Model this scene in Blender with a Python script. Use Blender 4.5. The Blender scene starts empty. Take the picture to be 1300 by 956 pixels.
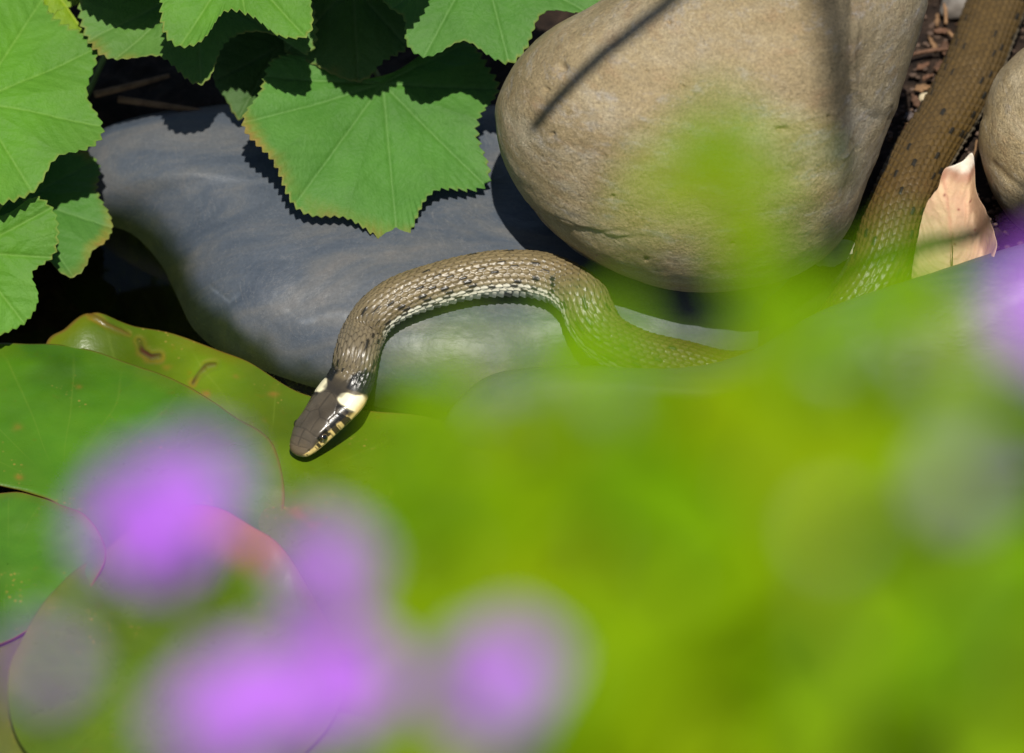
import bpy, math, random
import numpy as np
from mathutils import Vector, Matrix

# ------------------------------------------------------------------ camera, sky, sun, exposure
CM = 0.01
PITCH = math.radians(45.0)
DIST = 225.0                       # cm from the camera to the point looked at
LENS, SENSOR = 200.0, 24.0
SUN_EL, SUN_AZ = math.radians(69.0), math.radians(5.0)   # sun stands behind the photographer, high
scene = bpy.context.scene
cd = bpy.data.cameras.new("camera")
cam = bpy.data.objects.new("camera", cd)
scene.collection.objects.link(cam)
scene.camera = cam
VIEW = np.array([0.0, math.cos(PITCH), -math.sin(PITCH)])     # looking direction
CUP = np.array([0.0, math.sin(PITCH), math.cos(PITCH)])
CRT = np.array([1.0, 0.0, 0.0])
CPOS = -DIST * VIEW
cam.location = CPOS * CM
cam.rotation_euler = (math.pi / 2 - PITCH, 0, 0)
cd.lens, cd.sensor_width, cd.sensor_fit = LENS, SENSOR, 'HORIZONTAL'
cd.clip_start, cd.clip_end = 0.05, 100.0
cd.dof.use_dof = True
cd.dof.focus_distance = (DIST - 1.5) * CM
cd.dof.aperture_fstop = 7.0
cd.dof.aperture_blades = 0

world = bpy.data.worlds.new("World")
scene.world = world
world.use_nodes = True
wn = world.node_tree
wn.nodes.clear()
sky = wn.nodes.new('ShaderNodeTexSky')
sky.sky_type = 'NISHITA'
sky.sun_disc = False
sky.sun_elevation = SUN_EL
sky.sun_rotation = math.pi - SUN_AZ
bg = wn.nodes.new('ShaderNodeBackground')
bg.inputs[1].default_value = 0.055
wo = wn.nodes.new('ShaderNodeOutputWorld')
wn.links.new(sky.outputs[0], bg.inputs[0])
wn.links.new(bg.outputs[0], wo.inputs[0])
sl = bpy.data.lights.new("sun", 'SUN')
sl.energy, sl.angle, sl.color = 4.8, math.radians(0.53), (1.0, 0.95, 0.86)
sun = bpy.data.objects.new("sun", sl)
scene.collection.objects.link(sun)
SDIR = np.array([math.sin(SUN_AZ) * math.cos(SUN_EL), -math.cos(SUN_AZ) * math.cos(SUN_EL), math.sin(SUN_EL)])
sun.rotation_euler = Vector(SDIR).to_track_quat('Z', 'Y').to_euler()
sun.location = (0, -1, 3)

scene.render.engine = 'CYCLES'
scene.cycles.use_denoising = True
scene.cycles.max_bounces = 8
scene.cycles.transparent_max_bounces = 8
scene.view_settings.view_transform = 'Standard'
scene.view_settings.look = 'None'
scene.view_settings.exposure = 0.08
scene.view_settings.gamma = 1.0
scene.view_settings.use_curve_mapping = False
scene.render.resolution_x, scene.render.resolution_y = 1024, 753

# ------------------------------------------------------------------ helpers
rng = np.random.default_rng(7)
random.seed(7)
PPC = 1300 * LENS / (SENSOR * DIST)        # photograph pixels per cm at the point looked at

def A(*a):
    return np.array(a, dtype=float)

def ray(px, py):
    k = SENSOR / (LENS * 1300.0)
    d = VIEW + CRT * ((px - 650.0) * k) + CUP * ((478.0 - py) * k)
    return d / np.linalg.norm(d)

def on_plane(px, py, P0, n):
    d = ray(px, py)
    t = np.dot(np.asarray(P0) - CPOS, n) / np.dot(d, n)
    return CPOS + d * t

def at_z(px, py, z):
    return on_plane(px, py, A(0, 0, z), A(0, 0, 1))

def fore(px, py, x):
    """point on the line of sight, x cm nearer than the pond"""
    d = ray(px, py)
    return CPOS + d * ((DIST - x) / np.dot(d, VIEW))

def smooth(a, b, x):
    t = np.clip((x - a) / (b - a), 0, 1)
    return t * t * (3 - 2 * t)

def _hash(ix, iy, iz, seed):
    h = (ix.astype(np.int64) * 374761393 + iy.astype(np.int64) * 668265263 + iz.astype(np.int64) * 2147483647 + seed * 974711) & 0xFFFFFFFF
    h = ((h ^ (h >> 13)) * 1274126177) & 0xFFFFFFFF
    h = ((h ^ (h >> 16)) * 2246822519) & 0xFFFFFFFF
    return ((h ^ (h >> 15)) & 0xFFFFFF) / float(0xFFFFFF)

def vnoise(P, freq, seed=0):
    Q = np.asarray(P) * freq
    I = np.floor(Q).astype(np.int64)
    f = Q - I
    f = f * f * (3 - 2 * f)
    out = 0
    for dx in (0, 1):
        wx = f[:, 0] if dx else 1 - f[:, 0]
        for dy in (0, 1):
            wy = f[:, 1] if dy else 1 - f[:, 1]
            for dz in (0, 1):
                wz = f[:, 2] if dz else 1 - f[:, 2]
                out = out + wx * wy * wz * _hash(I[:, 0] + dx, I[:, 1] + dy, I[:, 2] + dz, seed)
    return out * 2 - 1

def fbm(P, freq, octaves=4, seed=0, gain=0.5):
    a, s = 1.0, 0
    for o in range(octaves):
        s = s + a * vnoise(P, freq * 2.03 ** o, seed + o * 17)
        a *= gain
    return s

def spline(pts, n, closed=False):
    """Catmull-Rom through pts, n samples evenly spaced along it"""
    P = np.asarray(pts, float)
    N = len(P)
    segs = N if closed else N - 1
    out = []
    for i in range(segs):
        if closed:
            a, b, c, d = P[(i - 1) % N], P[i], P[(i + 1) % N], P[(i + 2) % N]
        else:
            a, b, c, d = P[max(i - 1, 0)], P[i], P[i + 1], P[min(i + 2, N - 1)]
        t = np.linspace(0, 1, 40, endpoint=False)[:, None]
        out.append(0.5 * ((2 * b) + (c - a) * t + (2 * a - 5 * b + 4 * c - d) * t ** 2 + (3 * b - a - 3 * c + d) * t ** 3))
    out.append(P[:1] if closed else P[-1:])
    Q = np.concatenate(out)
    L = np.concatenate([[0], np.cumsum(np.linalg.norm(np.diff(Q, axis=0), axis=1))])
    u = np.linspace(0, L[-1], n, endpoint=not closed)
    return np.stack([np.interp(u, L, Q[:, k]) for k in range(Q.shape[1])], 1)

def polydist(X, pts):
    """distance of 2-D points X to the polyline pts"""
    X = np.asarray(X)
    best = np.full(len(X), 1e9)
    pts = np.asarray(pts, float)
    for a, b in zip(pts[:-1], pts[1:]):
        ab = b - a
        t = np.clip(((X - a) @ ab) / max(ab @ ab, 1e-9), 0, 1)
        best = np.minimum(best, np.linalg.norm(X - (a + t[:, None] * ab), axis=1))
    return best

def screen(P):
    """photograph pixel of world points (used to give marks their place on a thing)"""
    R = np.asarray(P) - CPOS
    d = R @ VIEW
    k = LENS * 1300.0 / SENSOR
    return np.stack([650 + R @ CRT / d * k, 478 - R @ CUP / d * k], 1)

def grid_faces(nu, nv, wrap):
    i, j = np.meshgrid(np.arange(nu - 1), np.arange(nv if wrap else nv - 1), indexing='ij')
    j2 = (j + 1) % nv
    return np.stack([i * nv + j, (i + 1) * nv + j, (i + 1) * nv + j2, i * nv + j2], -1).reshape(-1, 4)

def make_mesh(name, V, faces, colors=None, origin=None, flat=False):
    """V in cm; faces: list of int arrays (n,3)/(n,4); colors: rgb per vertex stored as attribute 'Col'"""
    V = np.asarray(V, float)
    o = np.zeros(3) if origin is None else np.asarray(origin, float)
    me = bpy.data.meshes.new(name)
    me.vertices.add(len(V))
    me.vertices.foreach_set("co", ((V - o) * CM).astype(np.float32).ravel())
    if not isinstance(faces, (list, tuple)):
        faces = [faces]
    loops = np.concatenate([np.asarray(f).ravel() for f in faces]).astype(np.int32)
    tot = np.concatenate([np.full(len(f), np.asarray(f).shape[1]) for f in faces]).astype(np.int32)
    start = np.concatenate([[0], np.cumsum(tot)[:-1]]).astype(np.int32)
    me.loops.add(len(loops))
    me.loops.foreach_set("vertex_index", loops)
    me.polygons.add(len(tot))
    me.polygons.foreach_set("loop_start", start)
    me.polygons.foreach_set("loop_total", tot)
    me.update(calc_edges=True)
    me.validate()
    if not flat:
        me.polygons.foreach_set("use_smooth", np.ones(len(me.polygons), dtype=bool))
    if colors is not None:
        at = me.color_attributes.new("Col", 'FLOAT_COLOR', 'POINT')
        c = np.ones((len(V), 4), np.float32)
        C = np.asarray(colors)
        c[:, :C.shape[1]] = C
        at.data.foreach_set("color", c.ravel())
    return me

def obj(name, me, mat=None, parent=None, loc=(0, 0, 0), label=None, category=None, group=None, kind=None):
    o = bpy.data.objects.new(name, me)
    scene.collection.objects.link(o)
    o.location = np.asarray(loc, float) * CM
    if mat is not None and me is not None and not me.materials:
        me.materials.append(mat)
    if parent is not None:
        o.parent = parent
    for k, v in (("label", label), ("category", category), ("group", group), ("kind", kind)):
        if v:
            o[k] = v
    return o

def tube(pts, rad, n=8, m=None, cap=True):
    P = spline(pts, m or max(8, len(pts) * 6)) if m != 0 else np.asarray(pts, float)
    N = len(P)
    T = np.gradient(P, axis=0)
    T /= np.linalg.norm(T, axis=1)[:, None]
    r = np.interp(np.linspace(0, 1, N), np.linspace(0, 1, len(np.atleast_1d(rad))), np.atleast_1d(rad))
    ref = A(0.31, 0.17, 0.93) if abs(T[0, 2]) < 0.9 else A(1, 0.2, 0.1)
    s = np.cross(T[0], ref); s /= np.linalg.norm(s)
    V = []
    a = np.linspace(0, 2 * np.pi, n, endpoint=False)
    for i in range(N):
        s = s - T[i] * np.dot(s, T[i]); s /= np.linalg.norm(s)
        u = np.cross(T[i], s)
        V.append(P[i] + r[i] * (np.cos(a)[:, None] * s + np.sin(a)[:, None] * u))
    V = np.concatenate(V)
    F = [grid_faces(N, n, True)]
    if cap:
        V = np.concatenate([V, P[:1], P[-1:]])
        k = np.arange(n)
        F.append(np.stack([np.full(n, N * n), (k + 1) % n, k], 1) if False else np.stack([np.full(n, N * n), k, (k + 1) % n], 1))
        F.append(np.stack([np.full(n, N * n + 1), (N - 1) * n + (k + 1) % n, (N - 1) * n + k], 1))
    return V, F

# ---- materials
class NT:
    def __init__(self, name):
        self.m = bpy.data.materials.new(name)
        self.m.use_nodes = True
        self.t = self.m.node_tree
        self.t.nodes.clear()
        self.out = self.t.nodes.new('ShaderNodeOutputMaterial')
    def n(self, typ, ins=None, **props):
        nd = self.t.nodes.new('ShaderNode' + typ)
        for k, v in props.items():
            setattr(nd, k, v)
        for k, v in (ins or {}).items():
            self.set(nd.inputs[k], v)
        return nd
    def set(self, sock, v):
        if isinstance(v, bpy.types.NodeSocket):
            self.t.links.new(v, sock)
        elif isinstance(v, (tuple, list)) and len(v) == 3 and sock.type == 'RGBA':
            sock.default_value = (*v, 1)
        else:
            sock.default_value = v
    def coord(self):
        return self.n('TexCoord').outputs['Object']
    def noise(self, scale, detail=4, rough=0.55, vec=None, dist=0.0):
        return self.n('TexNoise', {'Vector': vec if vec is not None else self.coord(), 'Scale': scale, 'Detail': detail, 'Roughness': rough, 'Distortion': dist}).outputs['Fac']
    def vor(self, scale, vec=None, feature='F1', out='Distance'):
        return self.n('TexVoronoi', {'Vector': vec if vec is not None else self.coord(), 'Scale': scale}, feature=feature).outputs[out]
    def ramp(self, fac, stops):
        r = self.n('ValToRGB', {'Fac': fac})
        cr = r.color_ramp
        while len(cr.elements) < len(stops):
            cr.elements.new(0.5)
        for e, (p, c) in zip(cr.elements, stops):
            e.position = p
            e.color = (*c, 1) if isinstance(c, (tuple, list)) else (c, c, c, 1)
        return r.outputs['Color']
    def mix(self, fac, a, b, mode='MIX'):
        m = self.n('Mix', data_type='RGBA', blend_type=mode)
        self.set(m.inputs[0], fac); self.set(m.inputs[6], a); self.set(m.inputs[7], b)
        return m.outputs[2]
    def math(self, op, a, b=0.0, c=0.0):
        m = self.n('Math', operation=op)
        self.set(m.inputs[0], a); self.set(m.inputs[1], b); self.set(m.inputs[2], c)
        return m.outputs[0]
    def col(self):
        return self.n('VertexColor', layer_name='Col').outputs['Color']
    def colalpha(self):
        return self.n('VertexColor', layer_name='Col').outputs['Alpha']
    def bump(self, h, strength=0.3, dist=0.001, normal=None):
        d = {'Height': h, 'Strength': strength, 'Distance': dist}
        if normal is not None:
            d['Normal'] = normal
        return self.n('Bump', d).outputs[0]
    def principled(self, **k):
        names = {'base': 'Base Color', 'rough': 'Roughness', 'spec': 'Specular IOR Level', 'normal': 'Normal', 'trans': 'Transmission Weight', 'ior': 'IOR', 'coat': 'Coat Weight', 'coatr': 'Coat Roughness', 'sss': 'Subsurface Weight', 'sheen': 'Sheen Weight'}
        return self.n('BsdfPrincipled', {names[a]: b for a, b in k.items()}).outputs[0]
    def done(self, shader):
        self.t.links.new(shader, self.out.inputs[0])
        return self.m

def mat_leaf(name, rough=0.55, trans=0.35, spec=0.35, fuzz=True, tint=1.0, nscale=150, bumpd=0.0006):
    """thin leaf: own colour from the mesh, some light passing through"""
    t = NT(name)
    c = t.col()
    n1 = t.noise(nscale, 5, 0.6)
    c2 = t.mix(t.ramp(n1, [(0.3, 0.0), (0.75, 0.75)]), c, t.mix(1.0, c, (1.35, 1.22, 1.3), 'MULTIPLY'))
    c2 = t.mix(t.ramp(t.noise(nscale * 7, 3), [(0.45, 0.0), (0.8, 0.3)]), c2, t.mix(1.0, c2, (0.72, 0.78, 0.7), 'MULTIPLY'))
    nb = t.bump(t.noise(nscale * 6, 3), 0.5, bumpd)
    p = t.principled(base=c2, rough=rough, spec=spec, normal=nb, sheen=0.06 if fuzz else 0.0)
    tr = t.n('BsdfTranslucent', {'Color': t.mix(1.0, c2, (1.4, 1.3, 0.35), 'MULTIPLY'), 'Normal': nb}).outputs[0]
    ms = t.n('MixShader', {'Fac': trans})
    t.t.links.new(p, ms.inputs[1]); t.t.links.new(tr, ms.inputs[2])
    return t.done(ms.outputs[0])

def mat_plain(name, col, rough=0.6, spec=0.3, var=0.25, scale=200, bump=0.3, bd=0.0005):
    t = NT(name)
    n1 = t.noise(scale, 5, 0.6)
    c = t.mix(t.ramp(n1, [(0.25, 0.0), (0.75, 1.0)]), tuple(x * (1 - var) for x in col), tuple(min(1, x * (1 + var)) for x in col))
    return t.done(t.principled(base=c, rough=rough, spec=spec, normal=t.bump(t.noise(scale * 4, 4), bump, bd)))

def mat_sandstone():
    t = NT("sandstone")
    co = t.coord()
    st = t.n('Mapping', {'Vector': co, 'Scale': (1.0, 1.0, 3.0), 'Rotation': (0.75, 0.2, 0.1)}).outputs[0]
    c = t.ramp(t.noise(18, 9, 0.68, st, 0.3), [(0.28, (0.195, 0.145, 0.072)), (0.48, (0.285, 0.218, 0.115)), (0.6, (0.345, 0.268, 0.148)), (0.78, (0.31, 0.262, 0.175))])
    c = t.mix(t.ramp(t.noise(30, 8, 0.7, st, 0.2), [(0.48, 0.0), (0.66, 0.75)]), c, (0.42, 0.36, 0.25))
    c = t.mix(t.ramp(t.noise(75, 8, 0.7, st), [(0.52, 0.0), (0.68, 0.4)]), c, (0.29, 0.17, 0.085))
    c = t.mix(t.ramp(t.noise(110, 8, 0.75, st), [(0.54, 0.0), (0.68, 0.6)]), c, (0.36, 0.34, 0.315))
    c = t.mix(0.85, c, t.mix(1.0, c, t.ramp(t.noise(1300, 5, 0.8), [(0.28, 0.45), (0.5, 1.0), (0.72, 1.6)]), 'MULTIPLY'))
    c = t.mix(t.ramp(t.noise(2300, 2, 0.6), [(0.70, 0.0), (0.76, 0.55)]), c, (0.60, 0.53, 0.40))
    c = t.mix(1.0, c, t.col(), 'MULTIPLY')
    h = t.math('ADD', t.math('MULTIPLY', t.noise(260, 9, 0.72), 1.0), t.math('MULTIPLY', t.noise(1500, 3, 0.6), 0.3))
    return t.done(t.principled(base=c, rough=0.6, spec=0.4, normal=t.bump(h, 0.9, 0.0014)))

def mat_slate():
    t = NT("slate")
    co = t.coord()
    st = t.n('Mapping', {'Vector': co, 'Scale': (0.55, 1.6, 1.0), 'Rotation': (0.0, 0.0, 0.55)}).outputs[0]
    c = t.ramp(t.noise(34, 6, 0.6, st, 1.2), [(0.28, (0.045, 0.059, 0.080)), (0.45, (0.070, 0.084, 0.104)), (0.58, (0.100, 0.106, 0.112)), (0.75, (0.145, 0.135, 0.125))])
    c = t.mix(t.ramp(t.noise(70, 5, 0.65, st, 2.0), [(0.55, 0.0), (0.75, 0.3)]), c, (0.15, 0.14, 0.13))
    c = t.mix(t.ramp(t.noise(48, 5, 0.7, co, 3.0), [(0.495, 0.0), (0.503, 0.2), (0.511, 0.0)]), c, (0.30, 0.28, 0.25))
    c = t.mix(0.4, c, t.mix(1.0, c, t.ramp(t.noise(1100, 5, 0.8), [(0.28, 0.55), (0.5, 1.0), (0.72, 1.45)]), 'MULTIPLY'))
    c = t.mix(t.ramp(t.noise(1900, 2, 0.6), [(0.74, 0.0), (0.79, 0.4)]), c, (0.42, 0.40, 0.37))
    c = t.mix(1.0, c, t.col(), 'MULTIPLY')
    h = t.math('ADD', t.math('MULTIPLY', t.noise(220, 6, 0.62, st), 0.8), t.math('MULTIPLY', t.noise(1200, 3, 0.6), 0.25))
    r = t.ramp(t.noise(60, 4), [(0.3, 0.36), (0.7, 0.55)])
    return t.done(t.principled(base=c, rough=r, spec=0.45, normal=t.bump(h, 0.28, 0.0007)))

def mat_soil():
    t = NT("soil")
    co = t.coord()
    c = t.ramp(t.noise(180, 7, 0.7, co, 0.5), [(0.3, (0.010, 0.006, 0.004)), (0.5, (0.038, 0.023, 0.015)), (0.66, (0.085, 0.052, 0.034)), (0.8, (0.16, 0.11, 0.08))])
    h = t.noise(260, 7, 0.75, co)
    return t.done(t.principled(base=c, rough=0.8, spec=0.3, normal=t.bump(h, 1.0, 0.004)))

def mat_water():
    t = NT("pond_water")
    nb = t.bump(t.noise(9, 2), 0.15, 0.002)
    gl = t.n('BsdfPrincipled', {'Base Color': (0.30, 0.33, 0.16, 1), 'Roughness': 0.02, 'IOR': 1.33, 'Transmission Weight': 1.0, 'Normal': nb}).outputs[0]
    return t.done(gl)

def mat_pad():
    t = NT("lily_pad_skin")
    co = t.coord()
    c = t.col()
    c = t.mix(t.ramp(t.noise(60, 5, 0.6), [(0.35, 0.0), (0.75, 0.8)]), c, t.mix(1.0, c, (1.4, 1.15, 0.9), 'MULTIPLY'))
    c = t.mix(t.ramp(t.noise(200, 4, 0.6), [(0.62, 0.0), (0.72, 0.4)]), c, t.mix(1.0, c, (1.5, 0.8, 0.7), 'MULTIPLY'))
    sp = t.math('MULTIPLY', t.ramp(t.vor(650), [(0.0, 1.0), (0.2, 1.0), (0.3, 0.0)]), t.ramp(t.noise(45, 4, 0.7), [(0.56, 0.0), (0.64, 0.65)]))
    c = t.mix(sp, c, (0.30, 0.20, 0.04))
    h = t.math('ADD', t.noise(120, 4), t.math('MULTIPLY', t.noise(900, 3), 0.25))
    p = t.principled(base=c, rough=t.ramp(t.noise(90, 3), [(0.3, 0.24), (0.7, 0.38)]), spec=0.6, normal=t.bump(h, 0.22, 0.0012))
    return t.done(p)

def mat_snake():
    t = NT("snake_skin")
    c = t.col()
    n = t.noise(700, 3, 0.6)
    c = t.mix(t.ramp(n, [(0.3, 0.0), (0.75, 0.6)]), c, t.mix(1.0, c, (1.35, 1.3, 1.2), 'MULTIPLY'))
    return t.done(t.principled(base=c, rough=t.math('ADD', t.colalpha(), t.ramp(t.noise(300, 2), [(0.3, 0.0), (0.7, 0.08)])), spec=0.55, normal=t.bump(t.noise(1500, 3), 0.15, 0.0003)))

M = dict(sand=mat_sandstone(), slate=mat_slate(), soil=mat_soil(), water=mat_water(), pad=mat_pad(), snake=mat_snake(),
         mantle=mat_leaf("mantle_leaf", 0.6, 0.3, 0.3), fgleaf=mat_leaf("lime_leaf", 0.7, 0.5, 0.08, False, nscale=60),
         stalk=mat_plain("green_stalk", (0.16, 0.24, 0.04), 0.5),
         deadleaf=mat_leaf("dead_leaf_skin", 0.6, 0.12, 0.35, False, nscale=120))

# ------------------------------------------------------------------ ground and water
def axis(fine0, fine1, step, far):
    a = np.arange(fine0, fine1 + 1e-6, step)
    g = np.geomspace(1.0, far, 36)
    return np.concatenate([(fine0 - g)[::-1], a, fine1 + g])

def ground_height(x, y):
    shore = np.interp(x, [-14, -8.5, -5, 5, 9, 14], [8.8, 8.0, 2.5, 0.8, -0.2, -0.6])
    far_b = -9 + (10.2 + .8 * smooth(6.5, 9.5, x)) * smooth(-4.5, 1.2, y - shore)
    near_b = -9 + 20.0 * smooth(-44, -58, y)
    return np.maximum(far_b, near_b) + np.clip(np.abs(y) - 80, 0, 400) * 0.02

gx, gy = axis(-17, 17, 0.22, 1500), axis(-6, 14, 0.22, 1500)
X, Y = np.meshgrid(gx, gy, indexing='ij')
G = np.stack([X.ravel(), Y.ravel(), ground_height(X, Y).ravel()], 1)
near = (np.abs(G[:, 0]) < 30) & (np.abs(G[:, 1]) < 40)
G[near, 2] += 0.16 * fbm(G[near] * A(1, 1, 0), 0.8, 4, 3) + 0.1 * np.abs(vnoise(G[near] * A(1, 1, 0), 3.1, 9))
obj("ground", make_mesh("ground", G, grid_faces(len(gx), len(gy), False)), M['soil'], kind="structure", label="dark brown garden soil sloping into the pond")
wx = np.array([-300.0, 300.0]); wy = np.array([-60.0, 12.0])
Wv = np.array([[x, y, 0.0] for x in wx for y in wy])
obj("water", make_mesh("water", Wv, np.array([[0, 2, 3, 1]]), flat=True), M['water'], kind="structure", label="still dark pond water between stones and lily pads")

# ------------------------------------------------------------------ stones
slab_poly = np.array([(-9.75, 4.3), (-9.25, 3.0), (-8.75, 1.7), (-7.9, 0.7), (-6.5, -0.1), (-5.1, -0.75), (-3.6, -1.4), (-1.9, -1.75), (-0.2, -1.7), (1.2, -1.2),
                      (3.0, -1.1), (5.0, -0.8), (7.0, 0.3), (9.0, 1.8), (9.8, 4), (9, 7), (4, 9), (-2, 9.5), (-8, 9.6), (-12.0, 8.8), (-12.6, 7.2), (-11.9, 6.1), (-10.6, 5.5)])
SC = A(-1.0, 4.2)
_sp = spline(slab_poly, 900, True)
_th = np.arctan2(_sp[:, 1] - SC[1], _sp[:, 0] - SC[0])
_o = np.argsort(_th)
_th, _rr = _th[_o], np.linalg.norm(_sp - SC, axis=1)[_o]
def slab_top(x, y):
    th = np.arctan2(y - SC[1], x - SC[0])
    R = np.interp(th, _th, _rr, period=2 * np.pi)
    q = np.clip(np.hypot(x - SC[0], y - SC[1]) / R, 0, 1.0)
    zt = 2.15 - 0.03 * np.clip(x, -20, 20) * (x > 0) + 0.05 * np.clip(y - 2, -3, 5)
    # hollow in the arm that reaches out over the water
    return -2.2 + (zt + 2.2) * (1 - q ** 7) ** 0.5

def build_slab():
    nr, na = 190, 620
    s = np.linspace(0, 1, nr) ** 0.6
    a = np.linspace(-np.pi, np.pi, na, endpoint=False)
    R = np.interp(a, _th, _rr, period=2 * np.pi)
    x = SC[0] + s[:, None] * R * np.cos(a); y = SC[1] + s[:, None] * R * np.sin(a)
    V = np.stack([x, y, slab_top(x, y)], -1).reshape(-1, 3)
    V[-na:, 2] = -2.2
    low = V[-na:].copy(); low[:, :2] = SC + (low[:, :2] - SC) * 0.97; low[:, 2] = -8.8
    d = 0.09 * fbm(V * A(1, 1.6, 1), 0.28, 3, 5) + 0.012 * fbm(V, 2.5, 3, 8)
    V[:, 2] += d * smooth(-3, 0.5, V[:, 2])
    # shallow step where a flake has split off
    sc = screen(V)
    e = polydist(sc, [(268, 362), (292, 382), (305, 372)])
    V[:, 2] -= 0.03 * np.exp(-(e / 2.2) ** 2)
    V = np.concatenate([V, low])
    C = np.ones((len(V), 3))
    wet = 1 - smooth(0.0, 0.95, V[:, 2] + 0.3 * fbm(V, 0.9, 3, 2) - .45 * smooth(-5.5, -8, V[:, 0]))
    C = C * (1 - wet[:, None]) + wet[:, None] * A(0.20, 0.26, 0.05)       # algae and wet film along the waterline
    pale = np.exp(-(polydist(screen(V), [(365, 395), (385, 408), (430, 398), (440, 402)]) / 4.0) ** 2) + 0.8 * np.exp(-(polydist(screen(V), [(268, 366), (292, 383), (304, 373)]) / 2.0) ** 2)
    C *= 1 + 0.55 * np.clip(pale * (0.5 + vnoise(V, 4.0, 4)), 0, 1)[:, None]
    obj("slate_slab", make_mesh("slate_slab", V, grid_faces(nr + 1, na, True), C, origin=(SC[0], SC[1], 0)), M['slate'], loc=(SC[0], SC[1], 0),
        label="smooth blue grey slate slab that the snake's front half lies across", category="stone")
build_slab()

def silhouette_stone(name, outline, center, k, front, back, expo, mat, seed, rough_amp=0.03, lump=0.12, nr=150, na=520, detail=None, **props):
    """closed rounded stone: outline as seen, lying in the plane Y-Z=k square to the view, with its own depth to front and back"""
    n = -VIEW
    P0 = A(0, k / 2, -k / 2)
    O = on_plane(*center, P0, n)
    pts = np.array([on_plane(*p, P0, n) for p in spline(outline, 240, True)])
    U = np.stack([(pts - O) @ CRT, (pts - O) @ CUP], 1)
    th = np.arctan2(U[:, 1], U[:, 0]); o = np.argsort(th)
    a = np.linspace(-np.pi, np.pi, na, endpoint=False)
    R = np.interp(a, th[o], np.linalg.norm(U, axis=1)[o], period=2 * np.pi)
    phi = np.linspace(0, np.pi, nr)                     # 0 = toward the camera, pi = away
    rad = np.abs(np.sin(phi)) ** (2 / expo)
    dep = np.sign(np.cos(phi)) * np.abs(np.cos(phi)) ** (2 / expo)
    dep = np.where(dep > 0, dep * front, dep * back)
    V = O + (rad[:, None] * R * np.cos(a))[..., None] * CRT + (rad[:, None] * R * np.sin(a))[..., None] * CUP + dep[:, None, None] * n
    V = V.reshape(-1, 3)
    dirn = V - O
    dirn /= np.maximum(np.linalg.norm(dirn, axis=1), 1e-6)[:, None]
    inner = np.repeat(0.35 + 0.65 * np.abs(np.cos(phi)), na)      # the outline itself stays put
    V = V + dirn * (lump * inner * fbm(V, 0.22, 3, seed) + rough_amp * fbm(V, 1.6, 4, seed + 3))[:, None]
    C = np.ones((len(V), 3))
    if detail:
        V, C = detail(V, dirn, C)
    base = O.copy(); base[2] = V[:, 2].min()
    return obj(name, make_mesh(name, V, grid_faces(nr, na, True), C, origin=base), mat, loc=base, **props)

def boulder_detail(V, N, C):
    sc = screen(V)
    front = (N @ -VIEW) > -0.1
    d = np.zeros(len(V))
    wob = 4 * fbm(V, 1.1, 3, 77)
    # ledge running along the lower left flank: everything below it is set back a little
    led = np.array([(640, 232), (655, 250), (672, 262), (700, 276), (735, 289), (770, 296), (820, 299), (880, 297), (960, 303), (1030, 296)])
    yl = np.interp(sc[:, 0], led[:, 0], led[:, 1]) + wob
    below = smooth(-1.5, 4, sc[:, 1] - yl) * (sc[:, 0] < 1040)
    fadex = 1 - .85 * smooth(720, 860, sc[:, 0])
    d -= 0.09 * fadex * below * np.exp(-np.clip(sc[:, 1] - yl, 0, None) / 45)
    crack = np.exp(-(polydist(sc + wob[:, None] * 1.2, led) / 2.0) ** 2) * fadex * np.clip(.6 + .8 * vnoise(V, .9, 31), 0, 1)
    d -= 0.05 * crack
    d += 0.42 * smooth(820, 1045, sc[:, 0]) * (1 - smooth(1048, 1092, sc[:, 0] + 2 * wob)) * (1 - smooth(160, 330, sc[:, 1]))
    # facet on the right: a flake edge
    fx = np.array([(1078, -30), (1082, 20), (1074, 70), (1078, 115), (1092, 132), (1100, 145), (1112, 150)])
    xl = np.interp(sc[:, 1], fx[:, 1], fx[:, 0]) + 0.7 * wob
    right = smooth(-2, 3, sc[:, 0] - xl) * (1 - smooth(135, 152, sc[:, 1]))
    d += 0.13 * right * np.exp(-np.clip(sc[:, 0] - xl, 0, None) / 40)
    for (x0, y0), (x1, y1), dep in [((1125, 110), (1128, 132), .05), ((1078, 180), (1086, 190), -.05), ((1050, 85), (1062, 102), .04), ((1060, 196), (1075, 186), .05)]:
        d += dep * np.exp(-(polydist(sc, [(x0, y0), (x1, y1)]) / 3.0) ** 2)
    for x0, y0, r in [(712, 86, 6), (693, 114, 3), (990, 163, 3.5), (983, 163, 3), (701, 170, 2.2), (991, 88, 2), (777, 250, 2), (820, 90, 1.8), (868, 110, 1.8), (735, 205, 1.6), (940, 40, 1.8), (905, 160, 1.6), (850, 28, 2), (1040, 148, 2), (930, 310, 2), (820, 330, 2)]:
        d -= 0.16 * (r / 4) ** .5 * np.exp(-(((sc[:, 0] - x0) / (r * 1.2)) ** 2 + ((sc[:, 1] - y0) / r) ** 2))
    V = V + N * (d * front)[:, None]
    g = smooth(1040, 1075, sc[:, 0] + 20 * vnoise(V, .5, 12))
    C = C * (1 - 0.55 * g[:, None]) + 0.55 * g[:, None] * A(0.70, 0.78, 0.98)          # bluish shade of the right face mixed into the stone colour
    C *= (1 - 0.35 * crack * front)[:, None]
    return V, C

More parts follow.
